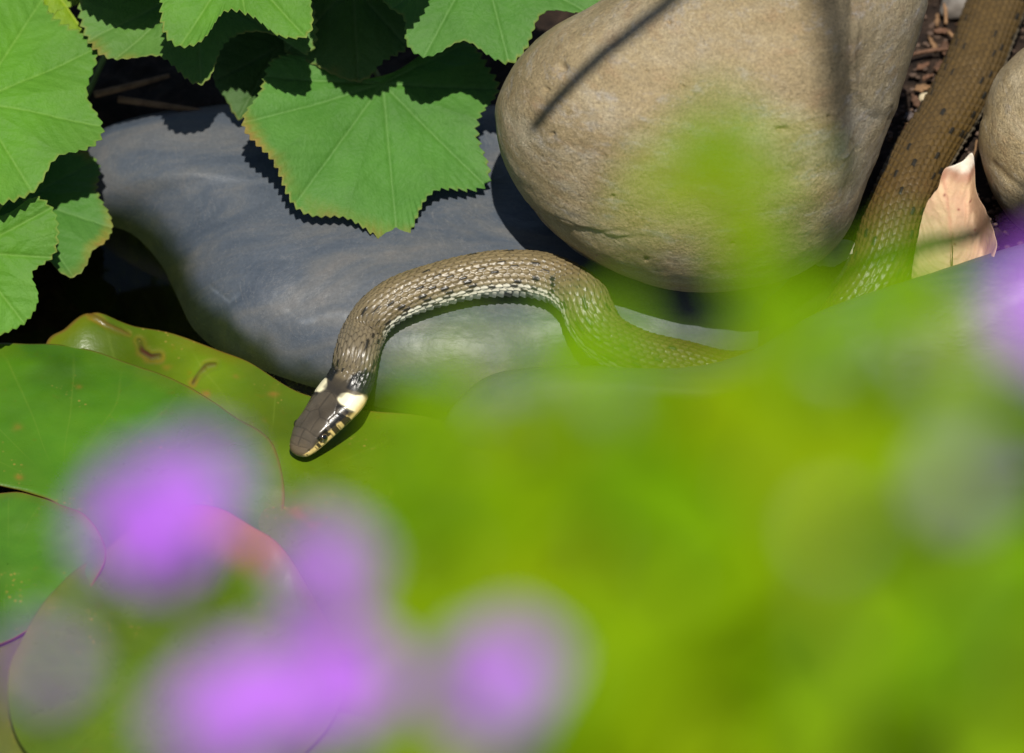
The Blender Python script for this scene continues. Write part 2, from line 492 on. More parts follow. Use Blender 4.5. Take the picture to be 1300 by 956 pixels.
boulder = silhouette_stone("boulder", [(628, 152), (634, 118), (655, 78), (690, 42), (730, 18), (780, -10), (880, -60), (1000, -85), (1110, -75), (1165, -40), (1176, 0), (1158, 68), (1134, 140),
    (1102, 225), (1078, 288), (1040, 334), (985, 360), (920, 372), (860, 371), (800, 356), (748, 331), (700, 295), (660, 245), (636, 198)],
    (905, 150), -2.3, 4.0, 4.2, 2.3, M['sand'], 21, 0.022, 0.16, 260, 760, boulder_detail,
    label="large rounded tan sandstone boulder overhanging the slate slab", category="stone")

def cobble_detail(V, N, C):
    sc = screen(V)
    w = 4 * vnoise(V, 1.0, 5)
    e = polydist(sc + w[:, None], [(1250, 150), (1275, 118), (1310, 92)])
    e2 = polydist(sc + w[:, None], [(1262, 210), (1285, 232), (1310, 250)])
    V = V - N * (0.05 * np.exp(-(e / 6) ** 2) + 0.06 * np.exp(-(e2 / 5) ** 2))[:, None]
    C = C * A(1.05, 1.03, 0.98)
    return V, C
silhouette_stone("cobble", [(1243, 190), (1245, 150), (1256, 112), (1276, 82), (1304, 58), (1360, 34), (1440, 55), (1490, 140), (1470, 240), (1400, 300), (1330, 306), (1292, 287), (1262, 250)],
    (1365, 175), 0.4, 2.6, 2.6, 2.3, M['sand'], 33, 0.02, 0.10, 130, 420, cobble_detail,
    label="smaller pale tan cobble beside the dead leaf and snake's tail end", category="stone")

def front_detail(V, N, C):
    wet = 1 - smooth(0.1, 0.8, V[:, 2] + 0.25 * fbm(V, 0.9, 3, 6))
    C = C * A(1.0, 1.06, 1.12) * (1 - wet[:, None]) + wet[:, None] * A(0.25, 0.30, 0.08)
    return V, C
silhouette_stone("slate_stone", [(560, 545), (588, 500), (630, 473), (700, 465), (770, 464), (870, 466), (950, 447), (1045, 394), (1175, 349), (1320, 304), (1480, 280), (1640, 380), (1660, 600), (1500, 720), (1250, 720),
    (1050, 660), (880, 630), (700, 610), (585, 585)], (1080, 520), -2.1, 1.5, 1.1, 2.3, M['slate'], 51, 0.015, 0.06, 130, 560, front_detail,
    label="low blue grey slate stone hiding the middle of the snake's body", category="stone")

# ------------------------------------------------------------------ snake
def build_snake():
    # where the middle of the body runs: photograph pixel and height above the water
    way = [(377, 578, .52), (389, 560, .68), (405, 540, .88), (423, 517, 1.12), (439, 495, 1.38), (448, 474, 1.62), (452, 450, 1.95), (461, 424, None), (482, 396, None), (520, 375, None), (570, 360, None),
           (625, 350, None), (672, 350, None), (712, 361, None), (739, 380, 2.5), (750, 404, 2.25), (768, 430, 1.85), (808, 452, 1.35), (866, 468, .85), (925, 482, .45), (985, 474, .45),
           (1040, 444, .95), (1086, 396, 1.7), (1116, 342, 2.3), (1135, 275, 2.7), (1168, 205, 2.8), (1205, 145, 2.82), (1234, 90, 2.85), (1266, 5, 2.85), (1300, -80, 2.85), (1360, -170, 2.85), (1460, -240, 2.85), (1640, -290, 2.8),
           (1850, -270, 2.7), (2000, -330, 2.6)]
    hl_guess = 0.55
    P = []
    for px, py, z in way:
        if z is None:
            z = 2.6
            for _ in range(12):
                q = at_z(px, py, z)
                z = 0.5 * z + 0.5 * (float(slab_top(q[0], q[1])) + hl_guess)
        P.append(at_z(px, py, z))
    fine = spline(P, 4000)
    L = np.concatenate([[0], np.cumsum(np.linalg.norm(np.diff(fine, axis=0), axis=1))])
    total = L[-1]
    s_vis = 37.0
    s = np.concatenate([np.array([0, .006, .015, .03, .05, .075, .1]), np.arange(.12, 2.6, .02), np.arange(2.6, s_vis, .033), np.linspace(s_vis, total, 160)])
    C0 = np.stack([np.interp(s, L, fine[:, k]) for k in range(3)], 1)
    # smooth centre line and frame
    T = np.gradient(C0, s, axis=0)
    ker = np.ones(15) / 15
    for k in range(3):
        T[:, k] = np.convolve(np.pad(T[:, k], 7, mode='edge'), ker, 'valid')
    T /= np.linalg.norm(T, axis=1)[:, None]
    roll = np.radians(np.interp(s, [0, 1.5, 2.4, 3.2, 5, 7.5, 10, 12.5, 16, 22, 30, 40], [14, 14, 9, 5, 12, 24, 24, 8, 2, 4, 8, 0]))
    Z = np.tile(A(0, 0, 1), (len(s), 1))
    up = Z - T * np.sum(Z * T, 1)[:, None]
    up /= np.linalg.norm(up, axis=1)[:, None]
    side = np.cross(T, up)
    # roll the back away from the camera so that the pale flank shows
    sgn = -1.0
    cr, sr = np.cos(roll)[:, None], np.sin(roll)[:, None]
    up, side = up * cr + side * sr * sgn, side * cr - up * sr * sgn
    w = np.interp(s, [0, .006, .03, .075, .16, .3, .5, .75, 1.1, 1.5, 1.8, 2.05, 2.35, 2.7, 3.3, 5, 8, 14, 22, 30, 42, 52, 62, total], [0, .09, .19, .275, .355, .425, .49, .555, .625, .71, .755, .74, .645, .565, .55, .59, .64, .71, .76, .76, .72, .62, .4, .03])
    hu = np.interp(s, [0, .006, .03, .075, .16, .3, .5, .75, 1.1, 1.6, 2.1, 2.6, 3.3, 5, 8], [0, .035, .08, .125, .18, .245, .315, .37, .405, .42, .42, .44, .49, .55, .61]) if True else w
    hl = np.interp(s, [0, .006, .03, .075, .16, .3, .5, .75, 1.1, 1.6, 2.1, 2.6, 3.3, 5, 8], [0, .035, .075, .11, .15, .19, .225, .25, .27, .30, .34, .40, .46, .49, .52])
    big = np.clip(w / .63, 0, 2)
    hu = np.where(s > 8, .61 * big, hu); hl = np.where(s > 8, .52 * big, hl)
    for arr in (w, hu, hl):
        sm = np.convolve(np.pad(arr, 4, mode='edge'), np.ones(9) / 9, 'valid')
        arr[40:] = sm[40:]
    nv = 184
    ph = np.linspace(-np.pi, np.pi, nv, endpoint=False)
    S, PH = np.meshgrid(s, ph, indexing='ij')
    head = 1 - smooth(1.9, 2.6, S)
    ex = 1.0 - 0.16 * head                                        # heads are boxier than bodies
    sp, cp = np.sin(PH), np.cos(PH)
    a_s = np.sign(sp) * np.abs(sp) ** ex
    a_c = np.sign(cp) * np.abs(cp) ** ex
    W = w[:, None]
    H = np.where(cp > 0, hu[:, None], hl[:, None])
    lat, ver = a_s * W, a_c * H
    # scale field on the body
    dphi = math.radians(230) / 19
    sig = np.concatenate([[0], np.cumsum(np.diff(s) / (.345 * np.maximum((w[1:] + w[:-1]) / 2, .2)))])
    SG = np.broadcast_to(sig[:, None], S.shape)
    rowf = PH / dphi
    bx = np.full(S.shape, -9.0); hh = np.zeros(S.shape); edge = np.zeros(S.shape); ti = np.zeros(S.shape); tj = np.zeros(S.shape); ty = np.zeros(S.shape)
    j0 = np.round(rowf)
    for dj in (-1, 0, 1):
        j = j0 + dj
        off = np.where(np.mod(j, 2) != 0, .5, 0)
        i0 = np.round(SG - off)
        for di in (-1, 0, 1):
            i = i0 + di
            x = SG - (i + off); y = rowf - j
            e = 1 - (np.abs(x) / .86) ** 1.8 - (np.abs(y) / .70) ** 1.8
            ok = (e > 0) & (x > bx)
            bx = np.where(ok, x, bx)
            hval = .45 + .5 * x - .35 * y * y + .30 * np.exp(-(y / .12) ** 2) * smooth(-.5, .1, x)
            hval = hval * smooth(0, .22, e) ** .6
            hh = np.where(ok, hval, hh); edge = np.where(ok, e, edge); ti = np.where(ok, i, ti); tj = np.where(ok, j, tj); ty = np.where(ok, y, ty)
    dors = np.abs(PH) < math.radians(115)
    fr = SG * .95 - np.floor(SG * .95)
    hv = smooth(0, .85, fr) * (1 - smooth(.9, 1, fr)) * .8
    hh = np.where(dors, hh, hv)
    body = smooth(2.15, 2.6, S)
    fade = 1 - smooth(s_vis - .5, s_vis, S)
    disp = .052 * hh * body * fade * np.clip(W / .6, .3, 1.3)
    # head: shields with fine seams, lip line, brow
    X2 = np.stack([S.ravel(), (sp * W).ravel()], 1)
    hs, labial = np.full(S.size, 9.0), None
    for sg in (-1, 1):
        for line in ([(.20, 0), (.40, 0)], [(.40, 0), (.64, 0)], [(.40, 0), (.39, sg * .30)], [(.64, 0), (.62, sg * .17), (.60, sg * .36)], [(.62, sg * .17), (.85, sg * .145), (1.10, sg * .16), (1.27, 0)],
                     [(1.10, sg * .16), (1.13, sg * .40), (1.06, sg * .47)], [(1.27, 0), (1.86, 0)], [(1.13, sg * .40), (1.40, sg * .45), (1.72, sg * .32), (1.86, 0)], [(.60, sg * .36), (.62, sg * .44)], [(.18, sg * .02), (.22, sg * .26)],
                     [(1.40, sg * .45), (1.42, sg * .62)], [(1.62, sg * .38), (1.75, sg * .58)]):
            hs = np.minimum(hs, polydist(X2, line))
    hs = hs.reshape(S.shape)
    seam = np.exp(-(hs / .013) ** 2) * head * (cp > 0.05)
    ad = np.degrees(np.abs(PH))
    lip = np.exp(-((ad - 108 + 6 * np.sin(S * 4)) / 3.0) ** 2) * head * smooth(.02, .15, S)
    lab_u = np.mod(S * 3.6 + .15, 1)
    labseam = np.exp(-((lab_u - .5) / .045) ** 2) * ((ad > 76) & (ad < 104)) * head * (S < 1.75)
    disp = disp - .011 * seam - .022 * lip - .012 * labseam
    brow = np.exp(-((S - .72) / .24) ** 2) * np.exp(-((ad - 50) / 13) ** 2)
    sock = np.exp(-((S - .74) / .13) ** 2) * np.exp(-((ad - 71) / 14) ** 2)
    disp = disp + .045 * brow - .05 * sock - .035 * np.exp(-((S - .2) / .028) ** 2 - ((ad - 62) / 6) ** 2)
    lorea = np.exp(-((S - .42) / .2) ** 2) * np.exp(-((ad - 76) / 12) ** 2)
    disp = disp - .02 * lorea
    # gentle wrinkling and uneven muscle under the skin
    base = C0[:, None, :] + lat[..., None] * side[:, None, :] + ver[..., None] * up[:, None, :]
    nrm = (a_s / np.maximum(W, .02))[..., None] * side[:, None, :] + (a_c / np.maximum(H, .02))[..., None] * up[:, None, :]
    nrm /= np.maximum(np.linalg.norm(nrm, axis=-1), 1e-6)[..., None]
    Vb = base.reshape(-1, 3)
    lumpy = (.022 * fbm(Vb, .9, 2, 61)).reshape(S.shape) * body
    V = (base + nrm * (disp + lumpy)[..., None]).reshape(-1, 3)
    # ---- colours
    hsh = _hash(ti, tj, np.zeros_like(ti, dtype=np.int64), 5)
    brown = A(.160, .124, .062) * (1 - smooth(9, 15, S))[..., None] + A(.078, .049, .015) * smooth(9, 15, S)[..., None]
    C = brown * (.88 + .24 * hsh)[..., None]
    neckgrey = np.exp(-((S - 3.4) / 1.3) ** 2)
    C = C * (1 - .35 * neckgrey[..., None]) + .35 * neckgrey[..., None] * A(.13, .12, .105)
    aj = np.abs(tj)
    cream = A(.66, .65, .55)
    flank = smooth(6.9, 8.3, aj) * smooth(3.6, 5.2, S) * (1 - .85 * smooth(10.5, 12.8, S))
    C = C * (1 - flank[..., None]) + cream * (.85 + .25 * hsh)[..., None] * flank[..., None]
    semi = smooth(5.5, 7.2, aj) * smooth(5, 7, S) * (1 - smooth(10, 12, S)) * .28
    C = C * (1 - semi[..., None]) + A(.36, .32, .22) * semi[..., None]
    # dark flecks: two rows on the back and a row of bars on the flank
    sd = np.where(tj > 0, 1, 0)
    k1 = np.mod(ti + sd * 2, 4)
    fleck = ((aj == 4) & (k1 == 0) & (hsh < .9)) | ((aj == 3) & (k1 == 2) & (hsh < .4)) | ((aj == 5) & (k1 == 1) & (hsh < .5)) | ((aj == 1) & (k1 == 1) & (hsh < .45))
    bar = ((aj == 6) & (np.mod(ti, 3) == 0) & (hsh < .7)) | ((aj == 8) & (np.mod(ti, 3) == 0)) | ((aj == 7) & (np.mod(ti, 3) == 0) & (hsh < .75)) | ((aj == 9) & (np.mod(ti, 3) == 1) & (hsh < .5))
    part = np.where(edge < .62, 1.0, .35)
    fk = (fleck * .95 * (np.abs(ty) < .24 + .10 * np.sin(ti * 3 + tj)) * (bx > -.15) * (hsh < np.where(S > 15, .45, 1.0)) + bar * .95 * (np.abs(ty) < .36) * (hsh < np.where(S > 15, .5, 1.0))) * dors * body
    C = C * (1 - fk[..., None]) + A(.012, .011, .008) * fk[..., None]
    gap = (1 - smooth(.05, .30, edge)) * dors * body
    ga = np.clip(gap * (.85 - .25 * smooth(15, 22, S) + .15 * neckgrey), 0, 1)[..., None]
    C = C * (1 - ga) + A(.02, .015, .009) * ga
    kl = (np.exp(-(ty / .14) ** 2) * .14 * dors * body)[..., None]
    C = C * (1 + kl)
    vent = ~dors & (S > 2.4)
    dark_v = (np.mod(np.floor(SG * .95), 3) == 0) & (np.degrees(np.abs(PH)) > 122)
    cv = np.where(dark_v[..., None], A(.04, .045, .04), cream * .95)
    cv = cv * (1 - .8 * (smooth(.88, .97, fr))[..., None])
    C = np.where(vent[..., None], cv, C)
    # head
    Nz = vnoise(Vb, 5.0, 3).reshape(S.shape); Nb = fbm(Vb, 2.2, 3, 14).reshape(S.shape)
    hc = A(.074, .061, .043) * (1 + .25 * Nb)[..., None] * np.ones(S.shape + (1,))
    tip = 1 - smooth(.05, .5, S)
    hc = hc * (1 - .45 * tip[..., None]) + .45 * tip[..., None] * A(.16, .115, .06)
    yellow = A(.66, .50, .19)
    labm = smooth(64, 73, ad + 7 * Nb) * smooth(.02, .1, S)
    hc = hc * (1 - labm[..., None]) + labm[..., None] * yellow * (1 + .2 * Nz)[..., None]
    barm = np.clip(labseam * 1.2, 0, 1) + ((np.abs(S - 1.10) < .075 + .03 * Nz) & (ad > 58) & (ad < 110)) + ((np.abs(S - 1.43) < .12 + .05 * Nz) & (ad > 54 + 6 * Nb) & (ad < 112)) + ((np.abs(S - .74) < .19 + .03 * Nz) & (ad > 54) & (ad < 86)) \
        + ((np.abs(S - 1.25) < .2) & (ad > 52) & (ad < 66)) + ((np.abs(S - .48) < .05) & (ad > 72) & (ad < 100))
    barm = np.clip(barm, 0, 1) * .95
    hc = hc * (1 - barm[..., None]) + A(.010, .010, .008) * barm[..., None]
    C = C * (1 - head[..., None]) + hc * head[..., None]
    col = smooth(1.62, 1.70, S + .09 * Nb - .0022 * (ad - 60) - .00010 * (ad - 62) ** 2) * (1 - smooth(2.18, 2.24, S + .09 * Nb - .001 * (ad - 60) + .00012 * (ad - 62) ** 2)) * smooth(15, 24, ad + 4 * Nz) * (1 - smooth(118, 128, ad))
    C = C * (1 - col[..., None]) + (A(.80, .74, .50) + (A(.78, .55, .20) - A(.80, .74, .50)) * smooth(72, 100, ad + 8 * Nb)[..., None]) * (1 + .16 * Nb)[..., None] * col[..., None]
    blk = smooth(2.16, 2.22, S + .05 * Nz - .001 * (ad - 60)) * (1 - smooth(2.72, 2.92, S + .12 * Nz - .004 * (ad - 70))) * smooth(14, 24, ad + 5 * Nz) * (1 - smooth(122, 130, ad))
    blk2 = smooth(1.52, 1.6, S + .05 * Nz) * (1 - smooth(1.70, 1.76, S + .05 * Nz - .0022 * (ad - 60))) * smooth(22, 34, ad) * (1 - smooth(78, 90, ad)) * .85
    nape = smooth(1.82, 1.9, S) * (1 - smooth(2.25, 2.4, S)) * (1 - smooth(22, 30, ad)) * .55
    for m_ in (blk, blk2, nape):
        C = C * (1 - m_[..., None]) + A(.012, .012, .011) * m_[..., None]
    under = head * smooth(112, 120, ad)
    C = C * (1 - under[..., None]) + A(.62, .58, .44) * under[..., None]
    dk = np.clip(seam * .5 + lip * .85 + np.exp(-((S - .2) / .03) ** 2 - ((ad - 62) / 7) ** 2), 0, 1)
    C = C * (1 - dk[..., None]) + A(.014, .011, .008) * dk[..., None]
    base_pt = at_z(600, 360, 2.2)
    me = make_mesh("snake", V, grid_faces(len(s), nv, True), np.concatenate([C.reshape(-1, 3), (.35 - .13 * head - .04 * neckgrey).reshape(-1, 1)], 1), origin=base_pt)
    snake = obj("snake", me, M['snake'], loc=base_pt, label="olive brown grass snake with cream and black collar resting its head over a lily pad", category="snake")
    # eyes
    k = int(np.argmin(np.abs(s - .74)))
    te = NT("eye_glass"); eye_m = te.done(te.principled(base=te.col(), rough=.06, spec=.8, coat=.6, coatr=.03))
    for sg in (-1, 1):
        f = math.radians(71)
        c = C0[k] + side[k] * sg * (math.sin(f) ** .84) * w[k] + up[k] * (math.cos(f) ** .84) * hu[k]
        out = side[k] * sg * .93 + up[k] * .36; out /= np.linalg.norm(out)
        c = c - out * .035
        nr, na = 22, 36
        pp = np.linspace(0, np.pi, nr); aa = np.linspace(0, 2 * np.pi, na, endpoint=False)
        e1 = T[k] - out * np.dot(T[k], out); e1 /= np.linalg.norm(e1); e2 = np.cross(out, e1)
        r = .132
        E = c + r * (np.cos(pp)[:, None, None] * out * .85 + (np.sin(pp)[:, None] * np.cos(aa))[..., None] * e1 + (np.sin(pp)[:, None] * np.sin(aa))[..., None] * e2)
        d = np.degrees(pp)[:, None] * np.ones(na)
        ring = np.exp(-((d - 31) / 4.0) ** 2) * .55
        ec = A(.02, .014, .008) * np.ones((nr, na, 1)) * (1 - ring[..., None]) + A(.42, .30, .10) * ring[..., None]
        eye = obj("eye", make_mesh("eye", E.reshape(-1, 3), grid_faces(nr, na, True), ec.reshape(-1, 3), origin=c), eye_m, snake, c - base_pt)
        q = np.linspace(0, .5, 6)
        Pp = c + (r * 1.012) * (np.cos(q)[:, None, None] * out * .85 + (np.sin(q)[:, None] * np.cos(aa))[..., None] * e1 + (np.sin(q)[:, None] * np.sin(aa))[..., None] * e2)
        obj("pupil", make_mesh("pupil", Pp.reshape(-1, 3), grid_faces(6, na, True), np.tile(A(.004, .004, .004), (6 * na, 1)), origin=c), eye_m, eye)
    return snake
build_snake()

# ------------------------------------------------------------------ leaves made from an outline
def star_leaf(outline, center, zc, gx_, gy_, na=600, nr=44, teeth=0, tooth=0.07, lobes=(), pleat=0.16, cup=0.0, cup2=(0, 0, 0), thick=0.018, droop=0.0, seed=0, wav=0.08):
    """leaf blade: outline (photograph pixels) laid on its own tilted plane, then toothed, pleated along its ribs and bent; returns V, faces and blade coordinates"""
    n = A(-gx_, -gy_, 1.0); n /= np.linalg.norm(n)
    C3 = at_z(*center, zc)
    O2 = spline(outline, na, True)
    if teeth:                                   # rounded lobes
        kw = na // 26
        pad_ = np.concatenate([O2[-kw:], O2, O2[:kw]])
        kern = np.hanning(2 * kw + 3)[1:-1]; kern /= kern.sum()
        O2 = np.stack([np.convolve(pad_[:, k], kern, 'valid') for k in range(2)], 1)
        O2 = np.array(center) + (O2 - np.array(center)) * 1.025
    P = np.array([on_plane(*p, C3, n) for p in O2])
    R = P - C3
    L = np.linalg.norm(np.diff(np.vstack([P, P[:1]]), axis=0), axis=1)
    arc = np.concatenate([[0], np.cumsum(L)[:-1]])
    if teeth:
        u = np.mod(arc / arc[-1] * teeth + .6 * vnoise(np.stack([arc * .4, 0 * arc, 0 * arc + seed], 1), 1.0, seed), 1)
        saw = np.where(u < .68, u / .68, (1 - u) / .32)
        rl = np.linalg.norm(R, axis=1)
        amp = tooth * (.75 + .5 * vnoise(P, .9, seed + 3)) * smooth(.15, .5, rl / rl.max())
        R = R * (1 + (saw - .5) * 2 * amp / np.maximum(rl, .3))[:, None]
    ex = A(1, 0, gx_); ex /= np.linalg.norm(ex)
    ey = np.cross(n, ex)
    th = np.arctan2(R @ ey, R @ ex)
    s = np.concatenate([[0.004], np.linspace(0.03, 1, nr - 1) ** 0.8])
    # angular position among the ribs
    rib = [np.arctan2((on_plane(*p, C3, n) - C3) @ ey, (on_plane(*p, C3, n) - C3) @ ex) for p in lobes]
    ribd = np.full(na, 9.0)
    for r in rib:
        ribd = np.minimum(ribd, np.abs(np.angle(np.exp(1j * (th - r)))))
    V = C3 + s[:, None, None] * R[None]
    rl = np.linalg.norm(R, axis=1)
    rr = s[:, None] * rl[None]
    off = np.zeros_like(rr)
    if len(rib):
        gapang = np.pi / max(len(rib), 1)
        tq = rr * np.cos(ribd)[None] * 2.1 - (ribd * rr) * 2.0
        off += (.016 * (.5 - np.abs(np.mod(tq + .5, 1) - .5) * 2)) * smooth(.1, .35, s)[:, None] - .03 * np.exp(-((ribd[None] * rr) / .07) ** 2)
        off += pleat * smooth(0, 1, s)[:, None] * (np.clip(ribd / gapang, 0, 1) - .5)[None] * (rl / rl.max())[None] * 2
    loc2 = np.stack([(V - C3) @ ex, (V - C3) @ ey], -1)
    off += cup * (rr / rl.max()) ** 2
    off += cup2[0] * loc2[..., 0] ** 2 + cup2[1] * loc2[..., 1] ** 2 + cup2[2] * loc2[..., 0] * loc2[..., 1]
    off -= droop * smooth(.75, 1, s)[:, None] ** 2
    flat = V.reshape(-1, 3)
    off += (wav * fbm(flat, .55, 3, seed)).reshape(off.shape) * smooth(.05, .4, s)[:, None]
    off += (.16 * wav / .08 * vnoise(flat, .8, seed + 5)).reshape(off.shape) * (s[:, None] ** 7)
    flat = flat + n * off.reshape(-1, 1)
    top = flat
    bot = flat - n * thick
    N = len(top)
    F = grid_faces(nr, na, True)
    k = np.arange(na); k2 = (k + 1) % na
    rim = np.stack([(nr - 1) * na + k, N + (nr - 1) * na + k, N + (nr - 1) * na + k2, (nr - 1) * na + k2], 1)
    Vall = np.concatenate([top, bot])
    info = dict(th=np.broadcast_to(th, rr.shape).ravel(), s=np.broadcast_to(s[:, None], rr.shape).ravel(), rr=rr.ravel(), loc=loc2.reshape(-1, 2), rib=rib, ribd=np.broadcast_to(ribd, rr.shape).ravel(), C=C3, n=n, top=top, rl=rl,
                px=screen(top))
    return Vall, [F, F[:, ::-1] + N, rim], info

def mantle_colors(I, hue, seed, red=()):
    """pale ribs and fine side veins, edges yellowing to rust in places"""
    N = len(I['s'])
    base = np.tile(hue, (N, 1)) * (1 + .16 * fbm(I['top'], .45, 3, seed))[:, None]
    w = .011 + .02 * (1 - I['s'])
    v = np.exp(-((I['ribd'] * I['rr']) / (w * 1.3 + .010)) ** 2) * .33
    # side veins leave each rib at an angle
    t = I['rr'] * np.cos(I['ribd']) * 2.1 - I['ribd'] * I['rr'] * 2.0
    tv = np.abs(np.mod(t + .1 * vnoise(I['top'], 1.1, seed), 1) - .5)
    v2 = np.exp(-((.5 - tv) / .035) ** 2) * .10 * smooth(.02, .06, I['ribd'] * I['rr']) * smooth(.15, .4, I['s'])
    v2 = np.clip(v2, 0, 1)
    vein = np.clip(v + v2, 0, 1)[:, None]
    pale = hue * A(2.1, 1.45, 2.6) + A(.02, .02, .02)
    C = base * (1 - vein) + pale * vein
    furrow = smooth(.6, 1.0, I['ribd'] / max(np.pi / max(len(I['rib']), 1), .1)) * smooth(.3, .8, I['s'])
    C *= (1 - .14 * furrow)[:, None]
    fz = smooth(.45, 1, I['s']) * .25                        # pale down toward the margin
    C = C * (1 - fz[:, None] * .35) + fz[:, None] * .35 * A(.20, .30, .14)
    n = fbm(I['top'], 1.3, 3, seed + 9)
    for (x, y, r, amt) in red:
        d = np.hypot(I['px'][:, 0] - x, I['px'][:, 1] - y) / r
        amt = amt * .5
        m = np.clip(amt * (1 - smooth(.2, 1, d + .5 * n)) * smooth(.84, .98, I['s']), 0, 1) * .8
        C = C * (1 - m[:, None]) + m[:, None] * A(.34, .24, .03)
        m2 = np.clip(amt * (1 - smooth(.0, .6, d + .6 * n)) * smooth(.93, 1, I['s']), 0, 1)
        C = C * (1 - m2[:, None]) + m2[:, None] * A(.27, .085, .03)
    tipm = (smooth(.965, 1.0, I['s']) * np.clip(.35 + .6 * vnoise(I['top'], 2.0, seed + 2), 0, 1))[:, None]
    C = C * (1 - tipm * .6) + tipm * .6 * A(.36, .30, .07)
    return np.clip(np.concatenate([C, C * A(1.15, 1.0, 1.5) * .8 + .02]), 0, 1)

crown = at_z(330, -230, 2.2)
plant = obj("mantle_plant", None, None, None, crown, label="lady's mantle clump with pleated saw-edged green leaves over the slate", category="plant")
plant.empty_display_size = 0.02

def mantle_leaf(outline, center, zc, gxx, gyy, hue, seed, lobes, red=(), teeth=70, **k):
    V, F, I = star_leaf(outline, center, zc, gxx, gyy, teeth=teeth, lobes=lobes, seed=seed, **k)
    C = mantle_colors(I, A(*hue), seed, red)
    lf = obj("leaf", make_mesh("leaf", V, F, C, origin=I['C']), M['mantle'], plant, I['C'] - crown)
    a = I['C'] - I['n'] * .06
    b = crown + A(.25 * math.sin(seed * 2.1), .25 * math.cos(seed * 1.7), 0)
    mid = (a + b) / 2 + A(0, .6, max(0.3, .5 * abs(a[2] - b[2])))
    pv, pf = tube([a, a * .8 + b * .2 - I['n'] * .35 + A(0, .3, -.1), mid, b * .85 + a * .15 + A(0, 0, .5), b], [.07, .08, .09, .11], 8, 26)
    obj("petiole", make_mesh("petiole", pv, pf, origin=I['C']), M['stalk'], lf)
    return lf

G1, G2, G3 = (.070, .215, .026), (.088, .250, .016), (.190, .330, .008)
# the large leaf that hangs down over the slab
mantle_leaf([(345, 79), (336, 110), (333, 130), (309, 150), (313, 174), (344, 203), (360, 224), (364, 245), (392, 271), (436, 271), (449, 277), (480, 297), (514, 303), (525, 280), (535, 257), (545, 242), (570, 239),
             (597, 241), (617, 236), (622, 220), (611, 196), (599, 170), (605, 148), (630, 122), (634, 108), (612, 90), (606, 68), (585, 48), (552, 60), (520, 82), (492, 100), (478, 101), (455, 104), (425, 92), (398, 78), (368, 72)],
            (486, 106), 4.0, -.10, .42, G1, 11, [(340, 100), (312, 160), (375, 258), (505, 300), (612, 232), (630, 114), (590, 55)],
            red=((318, 172, 40, .9), (350, 215, 40, .55), (480, 292, 45, .6), (420, 272, 40, .5), (515, 300, 25, .6)), teeth=88, cup2=(.035, .0, .0), tooth=.085, pleat=.20, nr=80, na=720)
# big leaf at the far left
mantle_leaf([(36, -40), (70, 30), (117, 50), (125, 64), (115, 92), (101, 122), (116, 138), (131, 160), (123, 185), (94, 196), (61, 200), (55, 234), (32, 241), (12, 256), (-30, 262), (-80, 240), (-130, 190), (-150, 110), (-120, 30), (-60, 0), (-40, 60), (-30, 100), (-20, 60), (0, -30)],
            (-30, 128), 4.9, -.12, .30, G2, 12, [(50, 0), (122, 62), (130, 160), (40, 240), (-60, 245), (-140, 150)], teeth=80, cup2=(.01, 0, 0), red=(), nr=70, tooth=.08)
# its upper neighbour, yellow green, curled over it
mantle_leaf([(38, -30), (44, 26), (70, 37), (88, 46), (118, 46), (100, 38), (72, 30), (66, 18), (80, 8), (104, 0), (120, -40), (90, -80), (50, -75)], (60, -28), 5.6, -.1, .5, G3, 13, [(50, 20), (112, 46), (110, -20)], teeth=36, tooth=.03, wav=.02)
# shaded leaf behind, with rust along its margin, and the one in front of it
mantle_leaf([(40, 190), (80, 186), (118, 196), (125, 220), (119, 242), (137, 266), (141, 282), (128, 306), (113, 311), (109, 332), (90, 346), (70, 334), (62, 322), (20, 330), (-30, 300), (-40, 240), (0, 200)],
            (30, 255), 1.6, -.02, .10, G1, 14, [(110, 205), (138, 280), (90, 340), (0, 310)], red=((136, 282, 34, 1.0), (122, 300, 28, .8), (95, 330, 30, .5), (85, 208, 34, .9), (125, 240, 25, .5)), teeth=50, tooth=.05)
mantle_leaf([(-60, 270), (-20, 275), (10, 272), (40, 250), (58, 258), (70, 276), (69, 320), (50, 336), (36, 346), (48, 374), (36, 402), (12, 417), (-20, 425), (-70, 400), (-100, 340)],
            (-40, 320), 2.6, -.08, .75, G2, 15, [(60, 265), (60, 325), (30, 408), (-50, 410)], teeth=52, tooth=.05)
# leaves along the top
mantle_leaf([(212, -40), (206, 24), (219, 52), (232, 55), (254, 53), (270, 36), (284, 13), (310, 14), (331, 26), (347, 39), (378, 46), (395, 38), (392, 0), (380, -60), (330, -110), (260, -110), (215, -80)],
            (300, -50), 8.2, .02, .40, G2, 16, [(232, 50), (312, 20), (385, 42)], teeth=56, tooth=.06)
mantle_leaf([(104, -10), (106, 30), (118, 52), (127, 67), (134, 73), (148, 69), (166, 75), (190, 66), (208, 71), (225, 86), (240, 103), (256, 106), (268, 99), (274, 74), (290, 45), (330, 35), (370, 48), (385, 70), (400, 40), (380, -20), (300, -70), (200, -80), (120, -60)],
            (250, -20), 6.0, -.02, .34, (.085, .215, .028), 17, [(118, 45), (150, 70), (255, 104), (380, 60)], red=((166, 75, 20, .6), (125, 65, 20, .5)), teeth=72, tooth=.06)
mantle_leaf([(350, 40), (335, 8), (300, 14), (282, 48), (272, 96), (290, 124), (302, 147), (318, 140), (338, 118), (352, 95), (420, 60), (400, 0), (370, -5)], (352, 60), 3.9, .0, .5, (.05, .13, .02), 18, [(280, 95), (304, 143), (340, 100)], teeth=40, tooth=.05)
